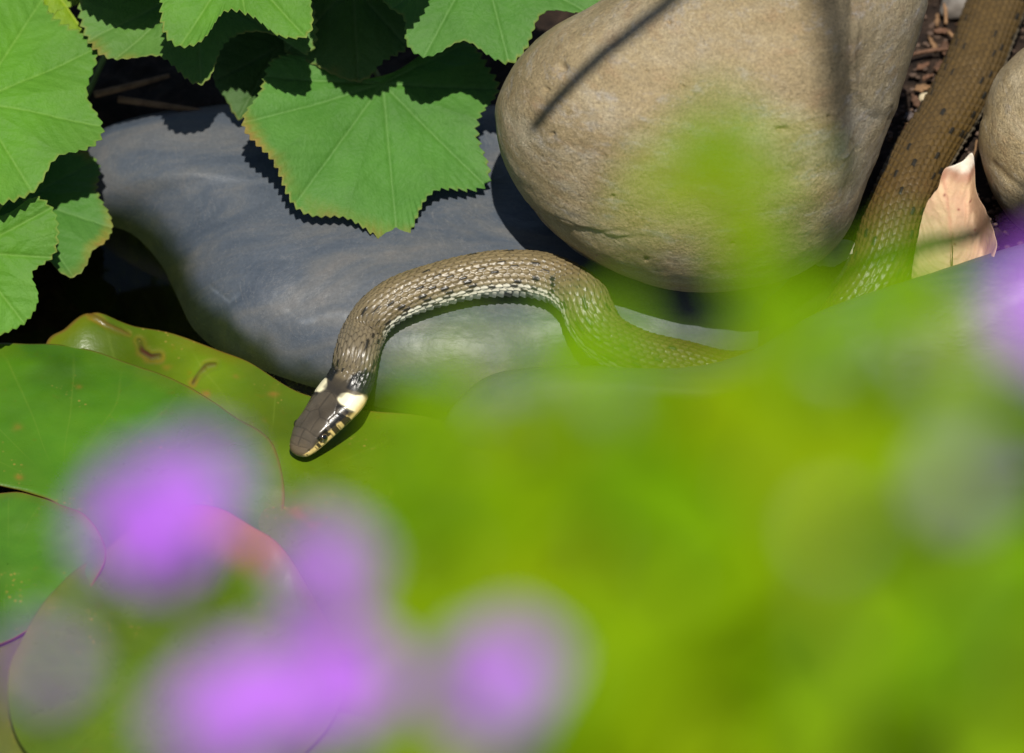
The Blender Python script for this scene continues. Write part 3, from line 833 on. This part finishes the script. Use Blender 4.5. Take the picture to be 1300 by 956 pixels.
mantle_leaf([(380, -60), (372, 10), (362, 58), (396, 76), (424, 91), (455, 99), (472, 92), (484, 74), (514, 62), (524, 40), (518, 10), (530, -50), (470, -110), (410, -100)], (448, -20), 5.6, -.05, .55, (.06, .155, .02), 19, [(370, 55), (455, 95), (515, 55)], teeth=52, tooth=.05, red=((425, 88, 22, .7),))
mantle_leaf([(470, -60), (492, 4), (519, 14), (514, 50), (537, 66), (556, 65), (588, 45), (607, 57), (632, 73), (658, 71), (673, 44), (683, 12), (704, 7), (740, 12), (768, -10), (770, -60), (700, -120), (600, -140), (520, -120)],
            (610, -60), 7.6, .02, .36, G1, 20, [(500, 5), (540, 64), (645, 72), (745, 10)], teeth=72, tooth=.055)

# leaves of the same clump above the picture; their shade falls on the ones below
mantle_leaf([(395, -210), (388, -120), (400, -60), (430, -25), (470, -14), (505, -30), (540, -60), (560, -130), (520, -220), (450, -250)], (460, -130), 10.6, 0., .3, G1, 22, [(400, -60), (470, -16), (545, -70)], teeth=60)
mantle_leaf([(80, -230), (76, -110), (96, -50), (130, -26), (170, -18), (206, -30), (230, -80), (220, -200), (150, -250)], (150, -130), 8.6, 0., .3, G2, 23, [(90, -60), (150, -20), (215, -50)], teeth=60)

# ------------------------------------------------------------------ lily pads
def lily_pad(outline, center, z, hue, seed, label, gxx=0., gyy=0., curl=None, marks=(), rimcol=(.12, .075, .012), rimw=.006, red_zone=None, tears=(), cup=0.0, wav=.06, nr=90, na=620):
    V, F, I = star_leaf(outline, center, z, gxx, gyy, na=na, nr=nr, seed=seed, thick=.05, wav=wav, cup=cup)
    N = len(I['s'])
    n = fbm(I['top'], .5, 4, seed)
    C = np.tile(A(*hue), (N, 1)) * (1 + .28 * n)[:, None]
    ang = I['th'] * 9 + .5 * vnoise(I['top'], .6, seed)
    vein = np.exp(-((np.mod(ang, np.pi) - np.pi / 2) / .05) ** 2) * .13 * smooth(.1, .3, I['s']) * (1 - smooth(.8, 1, I['s']))
    C = C * (1 - vein[:, None]) + vein[:, None] * A(.2, .28, .04)
    rim = smooth(1 - rimw * 2.2, 1 - rimw * .6, I['s'] + .006 * n)[:, None]
    C = C * (1 - rim) + rim * A(*rimcol)
    halo = (smooth(.86, .99, I['s']) * np.clip(.45 + .8 * n, 0, 1) * .45)[:, None]
    C = C * (1 - halo) + halo * A(.13, .11, .010)
    if red_zone:
        x, y, r, amt, rc = red_zone
        d = np.hypot(I['px'][:, 0] - x, (I['px'][:, 1] - y)) / r
        m = (amt * (1 - smooth(.35, 1, d + .25 * n)) * smooth(.66, .86, I['s']))[:, None]
        C = C * (1 - m) + m * A(*rc)
    dz = np.zeros(N)
    for line, wid, hgt, dark in tears:
        e = polydist(I['px'], line)
        m = np.exp(-(e / wid) ** 2)
        e = e * (1 + .35 * vnoise(I['top'], 3.0, seed + 4)) + .8 * vnoise(I['top'], 6.0, seed)
        m = np.exp(-(e / wid) ** 2)
        ring = np.exp(-((e - wid * 1.6) / (wid * .9)) ** 2) * .4 * np.clip(.5 + vnoise(I['top'], 2.0, seed), 0, 1)
        C = C * (1 - ring[:, None]) + ring[:, None] * A(.26, .12, .02)
        mm = m * np.clip(.75 + .6 * vnoise(I['top'], 2.6, seed + 1), 0, 1)
        C = C * (1 - mm[:, None]) + mm[:, None] * A(*dark)
        dz += hgt * np.exp(-((e - wid * 1.3) / (wid * .8)) ** 2) - hgt * .8 * m
    for x, y, r in marks:
        m = np.exp(-(np.hypot(I['px'][:, 0] - x, (I['px'][:, 1] - y) * 1.3) / r) ** 2)[:, None]
        m = m * np.clip(.5 + .9 * vnoise(I['top'], 4.5, seed)[:, None], 0, 1)
        C = C * (1 - m * .7) + m * .7 * A(.22, .11, .02)
    if curl is not None:
        for (x, y, r, h) in curl:
            d = np.hypot(I['px'][:, 0] - x, I['px'][:, 1] - y) / r
            dz += h * (1 - smooth(.1, 1, d)) * smooth(.5, 1, I['s']) ** 2
    V[:, 2] += np.concatenate([dz, dz])
    C = np.clip(np.concatenate([C, C * A(1.2, .8, .8)]), 0, 1)
    o = A(I['C'][0], I['C'][1], z)
    pad = obj("lily_pad", make_mesh("lily_pad", V, F, C, origin=o), M['pad'], loc=o, label=label, category="lily pad", group="lily pads floating on the pond")
    pv, pf = tube([o + A(0, 0, -.06), o + A(.3, .5, -3), o + A(1.2, 1.5, -8.5)], [.18, .16, .15], 8, 12)
    obj("stalk", make_mesh("stalk", pv, pf, origin=o), M['stalk'], pad)
    return pad

def ring_px(cx, cy, r, squash=.707, gap=None, n=40, wob=.02, seed=1):
    """outline of a round pad in photograph pixels, optionally with a notch (two angles in degrees)"""
    pts = []
    rg = np.random.default_rng(seed)
    for i in range(n):
        a = 360 * i / n
        if gap and gap[0] < a < gap[1]:
            continue
        rr = r * (1 + wob * rg.standard_normal())
        pts.append((cx + rr * math.cos(math.radians(a)), cy - rr * squash * math.sin(math.radians(a))))
        if gap and a <= gap[0] < a + 360 / n:
            m = math.radians((gap[0] + gap[1]) / 2)
            g0, g1 = math.radians(gap[0]), math.radians(gap[1])
            pts += [(cx + r * .5 * math.cos(g0 + .12), cy - r * .5 * squash * math.sin(g0 + .12)), (cx + r * .08 * math.cos(m), cy - r * .08 * squash * math.sin(m)), (cx + r * .5 * math.cos(g1 - .12), cy - r * .5 * squash * math.sin(g1 - .12))]
    return pts

PB = [(58, 442), (84, 425), (112, 410), (150, 412), (190, 416), (240, 430), (310, 459), (392, 503), (460, 522), (560, 535), (660, 580), (705, 660), (660, 770), (540, 830), (380, 810), (240, 740), (120, 640), (60, 540)]
lily_pad(PB, (340, 620), .20, (.074, .132, .003), 71, "yellow green lily pad under the snake's head with two brown torn marks",
         tears=(([(176, 432), (181, 446), (192, 452), (202, 451)], 3.4, -.03, (.045, .014, .006)), ([(245, 486), (252, 474), (262, 464), (273, 462)], 2.8, -.03, (.06, .02, .008)), ([(116, 412), (135, 420), (163, 425)], 2.2, -.03, (.12, .04, .012))),
         marks=((212, 466, 5), (347, 498, 7), (300, 478, 4), (262, 500, 6), (330, 540, 9), (340, 565, 8), (325, 630, 10), (380, 650, 14), (400, 668, 8)), curl=((115, 415, 60, .35),), wav=.05)
PA = [(330, 552), (352, 583), (360, 640), (325, 695), (262, 715), (200, 722), (140, 722), (92, 712), (88, 690), (78, 668), (74, 640), (40, 624), (0, 614), (-60, 600), (-140, 590), (-190, 560), (-180, 500), (-110, 455), (-40, 440), (20, 437), (75, 437), (130, 449), (185, 468), (235, 495), (285, 524)]
lily_pad(PA, (80, 622), .34, (.046, .135, .005), 72, "broad green lily pad with a notch, overlapping the pad beneath the snake",
         curl=((350, 570, 70, .15), (250, 510, 150, .12), (352, 665, 95, -.17)), marks=((22, 543, 6), (100, 492, 4), (25, 606, 5)), cup=.06, rimcol=(.11, .10, .012))
PC = [(130, 700), (180, 664), (232, 652), (276, 660), (320, 686), (368, 722), (420, 800), (430, 900), (340, 990), (180, 1010), (40, 960), (10, 860), (60, 760)]
lily_pad(PC, (230, 830), .50, (.068, .128, .004), 73, "lily pad with reddish upturned rim beyond the violet blossoms", curl=((300, 672, 130, .5), (360, 720, 80, .2)), red_zone=(305, 692, 105, .8, (.26, .125, .05)), rimcol=(.075, .11, .01), rimw=.003)
PE = [(-160, 640), (-60, 628), (0, 624), (50, 634), (95, 652), (128, 685), (134, 715), (120, 742), (100, 760), (58, 782), (0, 812), (-90, 840), (-190, 800), (-220, 710)]
lily_pad(PE, (10, 716), .44, (.046, .135, .008), 74, "glossy green lily pad with thin red edge, lying on a dull purplish pad", cup=.06, rimcol=(.15, .06, .02), wav=.14)
lily_pad(ring_px(20, 905, 310, seed=4), (20, 905), .12, (.080, .098, .020), 75, "dull purplish green lily pad under the red-edged one")
lily_pad(ring_px(930, 750, 290, gap=(250, 285), seed=5), (930, 750), .12, (.085, .160, .004), 76, "green lily pad with water drops in front of the low slate stone")
lily_pad(ring_px(1270, 900, 230, gap=(60, 92), seed=6), (1270, 900), .22, (.080, .150, .004), 77, "green lily pad almost hidden behind the lime green foliage")
lily_pad(ring_px(560, 960, 190, gap=(120, 150), seed=8), (560, 960), .30, (.075, .150, .004), 78, "small green lily pad floating between two larger pads")

# ------------------------------------------------------------------ litter, pebble, dead leaf
def rock(r, seed, squash=(1, .8, .6), n=14):
    pp = np.linspace(0, np.pi, n); aa = np.linspace(0, 2 * np.pi, n * 2, endpoint=False)
    D = np.stack([np.sin(pp)[:, None] * np.cos(aa), np.sin(pp)[:, None] * np.sin(aa), np.cos(pp)[:, None] * np.ones(len(aa))], -1).reshape(-1, 3)
    D = D * (1 + .22 * fbm(D, 1.1, 3, seed))[:, None]
    return D * A(*squash) * r, grid_faces(n, n * 2, True)

def chip(l, w_, t_, seed):
    """splintered flake of bark"""
    rg = np.random.default_rng(seed)
    m = 9
    x = np.linspace(-.5, .5, m)
    prof = (1 - np.abs(2 * x) ** 3) * .5 + .12 * rg.standard_normal(m) * (np.abs(x) < .45) + .08
    bend = .12 * np.cos(x * 3) * l * .3
    V = []
    for i in range(m):
        for (yy, zz) in ((-1, -.5), (-.9, .5), (0, .75 + .3 * rg.random()), (.9, .5), (1, -.5)):
            V.append((x[i] * l, yy * prof[i] * w_, zz * t_ + bend[i] + .02 * rg.standard_normal()))
    V = np.array(V)
    F = grid_faces(m, 5, True)
    caps = [np.array([[0, 1, 2], [0, 2, 3], [0, 3, 4]]), np.array([[2, 1, 0], [3, 2, 0], [4, 3, 0]]) + (m - 1) * 5]
    return V, [F] + caps

chip_m = [mat_plain("bark_a", (.13, .070, .042), .75, .3, .5, 260, .8, .001), mat_plain("bark_b", (.17, .088, .052), .7, .3, .5, 260, .8, .001), mat_plain("bark_c", (.13, .105, .10), .75, .3, .45, 260, .8, .001), mat_plain("bark_d", (.26, .15, .075), .7, .3, .45, 260, .8, .001)]
rg = np.random.default_rng(3)
chips = []
gapspots = [(1206, 14), (1196, 40), (1213, 70), (1184, 56), (1192, 84), (1178, 98), (1196, 104), (1170, 112), (1162, 128), (1186, 120), (1154, 148), (1164, 160), (1146, 172), (1150, 190), (1176, 140), (1204, 92), (1224, 30), (1216, 4), (1140, 205), (1190, 26), (1200, 62), (1172, 84)]
for i, (px, py) in enumerate(gapspots):
    V, F = chip(rg.uniform(.3, .7), rg.uniform(.10, .24), rg.uniform(.04, .08), 100 + i)
    p = at_z(px, py, 2.28 + .06 * (i % 3))
    o = obj("bark_chip", make_mesh("bark_chip", V, F, flat=True), chip_m[i % 4], loc=p, label="small brown bark chip on soil between boulder and snake", category="bark chip", group="bark chips in the gap beside the boulder")
    o.rotation_euler = (rg.uniform(-.35, .35), rg.uniform(-.35, .35), rg.uniform(0, 6.28))
for px, py, a in ((1283, 200, 1.2), (1296, 20, .3), (1270, 225, 2.0)):
    V, F = chip(.7, .22, .06, px)
    o = obj("bark_chip", make_mesh("bark_chip", V, F, flat=True), chip_m[1], loc=at_z(px, py, 2.4), label="reddish bark chip at the foot of the smaller cobble", category="bark chip", group="bark chips by the cobble")
    o.rotation_euler = (.2, .1, a)
# crumbs nobody could count
Vs, Fs, k0 = [], [], 0
for i in range(520):
    px, py = rg.uniform(1120, 1300), rg.uniform(-40, 330)
    p = at_z(px, py, 2.15 + .12 * rg.random())
    V, F = rock(rg.uniform(.04, .12), 300 + i, (1, .7, .6), 5)
    Vs.append(V + p); Fs.append(F + k0); k0 += len(V)
obj("soil_crumbs", make_mesh("soil_crumbs", np.concatenate(Vs), np.concatenate(Fs), flat=True), mat_plain("crumb", (.11, .072, .052), .8, .3, .6, 90, .8, .001), kind="stuff", label="fine brown soil crumbs and rotted bark between the stones", category="soil")
V, F = rock(.21, 5, (1, .85, .8))
obj("pebble", make_mesh("pebble", V, F), mat_plain("pale_pebble", (.62, .52, .34), .5), loc=at_z(1177, 126, 2.42), label="tiny cream pebble on the soil between boulder and snake", category="pebble")
V, F = rock(.55, 9, (1, .8, .7))
obj("pebble", make_mesh("pebble", V, F), mat_plain("grey_pebble", (.17, .15, .13), .55), loc=at_z(1216, 8, 2.45), label="rounded grey brown pebble half in the bark litter", category="pebble")
V, F = rock(.55, 15, (1.3, .8, .6))
obj("stone_fragment", make_mesh("stone_fragment", V, F), mat_plain("pale_fragment", (.30, .27, .20), .6), loc=at_z(1066, 326, 1.9), label="pale broken stone fragment wedged under the boulder beside the snake", category="stone")
for k_, (a, b, lab) in enumerate((((1196, -10), (1201, 30), "thin reddish twig lying along the boulder's flank"), ((1203, 40), (1222, 66), "short orange brown twig pointing at the snake"), ((1152, 70), (1218, 62), "dark thin twig lying across the gap"), ((1236, 208), (1240, 178), "orange brown twig beside the dead leaf"))):
    pa, pb = at_z(*a, 2.5), at_z(*b, 2.55)
    pv, pf = tube([pa, (pa + pb) / 2 + A(.03, .02, .06), pb], [.055, .06, .045], 7, 10)
    obj("twig", make_mesh("twig", pv, pf, origin=pa), chip_m[3 if k_ != 2 else 0], loc=pa, label=lab, category="twig")

for k_, (pp_, lab) in enumerate((([(150, 126), (220, 136), (285, 146)], "dry brown dead stalk lying on soil under the mantle leaves"), ([(255, 172), (285, 160), (312, 146)], "short green brown stub rising beside the dead stalk"), ([(120, 120), (170, 108), (215, 96)], "dim brown stalk deep under the mantle leaves"))):
    pts_ = [at_z(*q, 1.9 + .15 * k_) for q in pp_]
    pv, pf = tube(pts_, [.10, .09, .06], 8, 16)
    obj("dead_stalk", make_mesh("dead_stalk", pv, pf, origin=pts_[0]), chip_m[3] if k_ != 1 else M['stalk'], loc=pts_[0], label=lab, category="stalk")

def dead_leaf():
    out = [(1158, 350), (1166, 300), (1176, 262), (1190, 240), (1198, 222), (1212, 216), (1232, 208), (1237, 225), (1238, 250), (1243, 275), (1252, 300), (1259, 322), (1262, 350), (1240, 380), (1212, 365), (1209, 318), (1206, 330), (1204, 372), (1175, 385)]
    V, F, I = star_leaf(out, (1210, 290), 2.95, -.03, .12, na=420, nr=60, seed=91, thick=.03, wav=.20, cup2=(.03, -.02, 0))
    n = fbm(I['top'], 1.0, 4, 4)
    C = np.tile(A(.50, .37, .22), (len(n), 1)) * (1 + .22 * n)[:, None]
    p = np.clip(.35 + 1.3 * fbm(I['top'], 2.2, 4, 8), 0, 1)[:, None] * .75
    C = C * (1 - p) + p * A(.48, .31, .20)
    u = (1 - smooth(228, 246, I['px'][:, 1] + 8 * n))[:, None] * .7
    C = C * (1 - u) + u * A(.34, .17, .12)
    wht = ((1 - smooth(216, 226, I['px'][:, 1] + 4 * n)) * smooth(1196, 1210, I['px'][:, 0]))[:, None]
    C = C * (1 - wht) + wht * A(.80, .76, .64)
    tan = (smooth(312, 330, I['px'][:, 1]) * (1 - smooth(1196, 1208, I['px'][:, 0])))[:, None] * .6
    C = C * (1 - tan) + tan * A(.52, .40, .20)
    rib = np.exp(-(polydist(I['px'], [(1198, 225), (1206, 280), (1208, 320)]) / 2.5) ** 2)[:, None] * .4
    C = C * (1 - rib) + rib * A(.45, .20, .14)
    for x, y in ((1232, 257), (1217, 266), (1212, 310), (1199, 248), (1238, 292)):
        m = np.exp(-(np.hypot(I['px'][:, 0] - x, I['px'][:, 1] - y) / 1.8) ** 2)[:, None]
        C = C * (1 - m) + m * A(.25, .10, .07)
    dz = .55 * smooth(.55, 1, I['s']) ** 2 * smooth(1222, 1250, I['px'][:, 0]) + .3 * smooth(.6, 1, I['s']) ** 2 * smooth(235, 205, I['px'][:, 1]) + .02 * np.sin(polydist(I['px'], [(1198, 225), (1206, 280), (1208, 320)]) * .5 + I['px'][:, 1] * .2 + 3 * n) * smooth(.2, .5, I['s'])
    V[:, 2] += np.concatenate([dz, dz])
    o = I['C'].copy(); o[2] -= .3
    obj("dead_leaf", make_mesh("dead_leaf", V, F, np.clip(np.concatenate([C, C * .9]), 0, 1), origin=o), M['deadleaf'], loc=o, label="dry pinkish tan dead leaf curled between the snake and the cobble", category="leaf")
dead_leaf()

# drops on the pad
t_ = NT("water_drop")
drop_m = t_.done(t_.principled(base=(1., 1., 1.), rough=.07, trans=1.0, ior=1.33, spec=.6))
for px, py, r in ((733, 621, .10), (798, 614, .11), (765, 617, .05)):
    V, F = rock(r, 2, (1, 1, .6), 14)
    V = V / (np.linalg.norm(V / A(1, 1, .6), axis=1)[:, None]) * r
    obj("water_drop", make_mesh("water_drop", V, F), drop_m, loc=at_z(px, py, .18), label="glinting clear water drop on the pad before the slate stone", category="water drop", group="water drops on the lily pad")

# ------------------------------------------------------------------ tall plants on the near bank, far out of focus
def blade(l, w_, bend, seed, n=9, fold=.15, shape=1.0, curlx=0.0):
    u = np.linspace(0, 1, n)
    prof = np.sin(np.pi * np.clip(u, 0, 1) ** shape) ** .8
    prof[0] = .12; prof[-1] = .02
    V = []
    for i in range(n):
        for q in (-1, -.5, 0, .5, 1):
            V.append((q * prof[i] * w_, u[i] * l * math.cos(bend * u[i]), l * u[i] * math.sin(bend * u[i]) * -1 + abs(q) * prof[i] * w_ * fold))
    V = np.array(V)
    F = grid_faces(n, 5, False)
    N = len(V)
    return np.concatenate([V, V - A(0, 0, .02)]), [F, F[:, ::-1] + N], np.repeat(u, 5)

def blade_mesh(name, l, w_, bend, col_a, col_b, mat, seed, **k):
    V, F, u = blade(l, w_, bend, seed, **k)
    q = np.tile(np.array([1, .5, 0, .5, 1]), len(u) // 5)
    C = A(*col_a) * (1 - u)[:, None] + A(*col_b) * u[:, None]
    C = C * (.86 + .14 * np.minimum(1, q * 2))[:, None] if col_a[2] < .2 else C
    me = make_mesh(name, V, F, np.concatenate([C, C]))
    me.materials.append(mat)
    return me

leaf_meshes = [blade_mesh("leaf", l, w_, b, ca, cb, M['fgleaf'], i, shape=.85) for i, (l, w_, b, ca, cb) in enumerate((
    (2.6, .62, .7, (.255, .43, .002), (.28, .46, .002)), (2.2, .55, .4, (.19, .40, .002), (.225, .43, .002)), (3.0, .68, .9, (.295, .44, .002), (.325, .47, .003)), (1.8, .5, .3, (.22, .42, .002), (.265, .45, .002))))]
petal_m = mat_leaf("violet_petal", .5, .3, .3, False, nscale=80)
petal_meshes = [blade_mesh("petal", l, w_, b, ca, cb, petal_m, i, shape=1.35, fold=.1) for i, (l, w_, b, ca, cb) in enumerate((
    (1.05, .50, .35, (.56, .17, .93), (.52, .17, .97)), (.95, .46, .55, (.48, .14, .94), (.48, .17, .97))))]
pale_petals = [blade_mesh("petal", 1.0, .44, .4, (.44, .34, .62), (.46, .35, .68), petal_m, 5, shape=1.35, fold=.1)]
cv, cf = rock(.16, 4, (1, 1, .8), 9)
centre_mesh = make_mesh("flower_centre", cv, cf, np.tile(A(.42, .30, .55), (len(cv), 1))); centre_mesh.materials.append(petal_m)

def place(name, me, parent, loc, yaw, pitch, rollz=0., scale=1.0):
    o = bpy.data.objects.new(name, me)
    scene.collection.objects.link(o)
    o.parent = parent
    o.location = np.asarray(loc) * CM
    o.rotation_euler = (pitch, rollz, yaw)
    o.scale = (scale,) * 3
    return o

def bank_z(x, y):
    return float(ground_height(np.array([x]), np.array([y]))[0])

def stalk_points(tip, root):
    d = tip - root
    return [root - A(0, 0, .3), root + d * .35 + A(.8, -.6, 1.0), root + d * .7 + A(.5, -.3, .8), tip]

def flower(heads_px, x, label, size=1.0, petals=None, seed=0, leaves=2):
    rg = np.random.default_rng(seed + 900)
    heads = [fore(px, py, x + dx) for px, py, dx in heads_px]
    tip = heads[0]
    root = A(tip[0] + rg.uniform(-6, 6), min(tip[1], -60) + rg.uniform(-6, 2), 0)
    root[2] = bank_z(root[0], root[1])
    th = obj("violet_flower", None, loc=root, label=label, category="flower", group="violet flowers on the near bank")
    th.empty_display_size = .02
    sp_ = stalk_points(tip - A(0, 0, .15), root)
    pv, pf = tube([p - root for p in sp_], [.16, .13, .10, .08], 7, 30)
    obj("stem", make_mesh("stem", pv, pf), M['stalk'], th)
    P = spline(sp_, 60)
    for b, h in enumerate(heads):
        nv_ = A(rg.uniform(-.4, .4), -.55 + rg.uniform(-.2, .2), .75); nv_ /= np.linalg.norm(nv_)
        q = Vector(nv_).to_track_quat('Z', 'Y')
        head = obj("blossom", centre_mesh, None, th, h - root)
        head.rotation_mode = 'QUATERNION'; head.rotation_quaternion = q
        head.scale = (size,) * 3
        for i in range(5):
            place("petal", (petals or petal_meshes)[i % len(petals or petal_meshes)], head, A(0, 0, .02 * (i % 2)), i * 2 * math.pi / 5 + rg.uniform(-.1, .1), rg.uniform(.05, .3))
        if b:
            a = P[46]
            pv, pf = tube([a - root, (a + h) / 2 - root + A(0, 0, -.3), h - root], [.07, .06, .05], 6, 10)
            obj("pedicel", make_mesh("pedicel", pv, pf), M['stalk'], th)
    for i in range(leaves):
        p = P[int(rg.uniform(8, 30))]
        place("leaf", leaf_meshes[int(rg.integers(4))], th, p - root, rg.uniform(0, 6.28), rg.uniform(-.2, .6), 0, 1.3)
    return th

flower([(168, 652, 0), (234, 624, 2), (200, 690, -10)], 112, "bright violet blossom pair hanging before the notched lily pad", .74, seed=1)
flower([(420, 722, 0)], 113, "single round violet blossom hanging below the snake's snout", .62, seed=2)
flower([(345, 878, 0), (440, 862, -2), (270, 900, 2)], 114, "lowest wide violet blossom cluster beneath the round single blossom", .72, seed=3)
flower([(650, 848, 0), (690, 866, -14), (620, 874, 6)], 116, "deep violet blossom cluster before the pad with water drops", .56, seed=4)
flower([(60, 842, 0)], 118, "faint mauve blossom before the dull purplish lily pad", .34, seed=5)
flower([(1336, 384, 0)], 114, "violet blossom before the slate stone under the cobble", .8, seed=6)
flower([(1222, 612, 0)], 124, "pale grey lilac blossom amid the lime green foliage, paler than the violet ones", .34, pale_petals, seed=7)
flower([(1060, 672, 0)], 128, "beige lilac faded blossom next to the pale grey lilac one", .14, pale_petals, seed=8)

def leafy_stem(px, py, x, n_leaf, reach, seed, scale=1.0, label="blurred lime green leafy stem amid the out-of-focus foliage"):
    rg = np.random.default_rng(seed + 500)
    tip = fore(px, py, x)
    root = A(tip[0] + rg.uniform(-5, 5), min(tip[1], -60) + rg.uniform(-8, 0), 0)
    root[2] = bank_z(root[0], root[1])
    th = obj("leafy_stem", None, loc=root, label=label, category="plant stem", group="lime green leafy stems on the near bank")
    th.empty_display_size = .02
    sp_ = stalk_points(tip, root)
    pv, pf = tube([p - root for p in sp_], [.2, .16, .12, .05], 7, 34)
    obj("stem", make_mesh("stem", pv, pf), M['stalk'], th)
    P = spline(sp_, 400)
    D = np.concatenate([[0], np.cumsum(np.linalg.norm(np.diff(P, axis=0), axis=1))])
    for i in range(n_leaf):
        back = reach * (i / max(n_leaf - 1, 1)) ** 1.1
        k = int(np.argmin(np.abs(D - (D[-1] - back))))
        place("leaf", leaf_meshes[int(rg.integers(4))], th, P[k] - root, i * 2.4 + rg.uniform(-.4, .4), rg.uniform(.0, .7), 0, scale * rg.uniform(.8, 1.15))
    return th

stems = [(908, 200, 104, 10, .9, .62), (970, 420, 104, 6, 4, .75), (1020, 468, 108, 10, 6, .9), (1090, 470, 112, 10, 7, .9), (1180, 455, 108, 10, 7, .85), (1250, 500, 112, 10, 8, .9), (1300, 600, 110, 10, 7, 1.0),
         (880, 490, 106, 10, 6, .9), (800, 540, 108, 10, 6, .85), (720, 540, 106, 9, 6, .8), (640, 530, 106, 9, 6, .75), (560, 570, 108, 8, 6, .7), (580, 680, 112, 8, 5, .8), (760, 660, 112, 10, 5, 1.0), (850, 720, 112, 10, 5, 1.0),
         (950, 600, 112, 11, 6, 1.0), (1040, 700, 112, 10, 5, 1.0), (1130, 680, 110, 10, 5, 1.0), (1220, 720, 112, 10, 5, 1.0), (900, 840, 112, 9, 4, 1.0), (1100, 840, 112, 9, 4, 1.0), (1280, 800, 112, 9, 4, 1.0), (730, 850, 112, 9, 4, 1.0),
         (270, 800, 112, 4, 4, .7), (500, 900, 112, 6, 4, .8), (690, 470, 100, 6, 3, .6), (610, 470, 100, 7, 4, .65), (540, 520, 104, 7, 4, .65), (760, 490, 104, 8, 4, .8), (980, 500, 104, 9, 6, .9), (1120, 540, 104, 9, 6, .9), (880, 600, 104, 9, 6, .95), (1060, 580, 108, 10, 6, .9), (1000, 780, 108, 9, 5, 1.0), (1180, 580, 106, 9, 6, .9), (820, 640, 104, 9, 6, .9)]
for i, (px, py, x, n_, reach, sc_) in enumerate(stems):
    lab = "blurred lime green leafy stem amid the out-of-focus foliage"
    if i == 0:
        lab = "single lime green shoot tip reaching up before the tan boulder"
    leafy_stem(px, py, x, n_, reach, i, sc_, lab)

# ------------------------------------------------------------------ grass overhanging from outside the picture: it casts the streaks of shade on the boulder
def shade_stalk(shadow_px, heights, rad, root, label, surf_k=-3.6, depth=4.0):
    pts = []
    for (px, py), h in zip(shadow_px, heights):
        p = on_plane(px, py, A(0, surf_k / 2, -surf_k / 2) - VIEW * depth, -VIEW)
        pts.append(p + SDIR * h)
    pts = [np.asarray(r, float) for r in root] + pts
    pv, pf = tube(pts, rad, 8, 60)
    o = pts[0]
    obj("reed", make_mesh("reed", pv, pf, origin=o), M['stalk'], loc=o, label=label, category="reed", group="reeds arching over the boulder")
shade_stalk([(1100, -260), (1000, -165), (900, -70), (840, -12), (770, 50), (715, 100), (682, 130)], [76, 70, 62, 54, 44, 36, 31], [.3, .3, .3, .3, .3, .29, .27, .24, .16], [(22, 34, 2.0), (18, 14, 46)], "slender reed stalk arching over the boulder's flank", depth=3.0)
shade_stalk([(1020, -300), (1040, -120), (1056, 20), (1064, 110), (1070, 190)], [132, 128, 122, 116, 110], [.4, .4, .45, .5, .5, .5, .35], [(34, 24, 2.0), (26, -6, 80)], "broad reed blade arching over the boulder's grey face", depth=3.0)
shade_stalk([(1420, 170), (1300, 222), (1190, 258), (1120, 285), (1050, 310)], [66, 62, 56, 51, 46], [.26, .26, .3, .34, .34, .3, .15], [(40, 16, 2.0), (34, -4, 40)], "reed blade arching over the snake beside the boulder", depth=0.5)
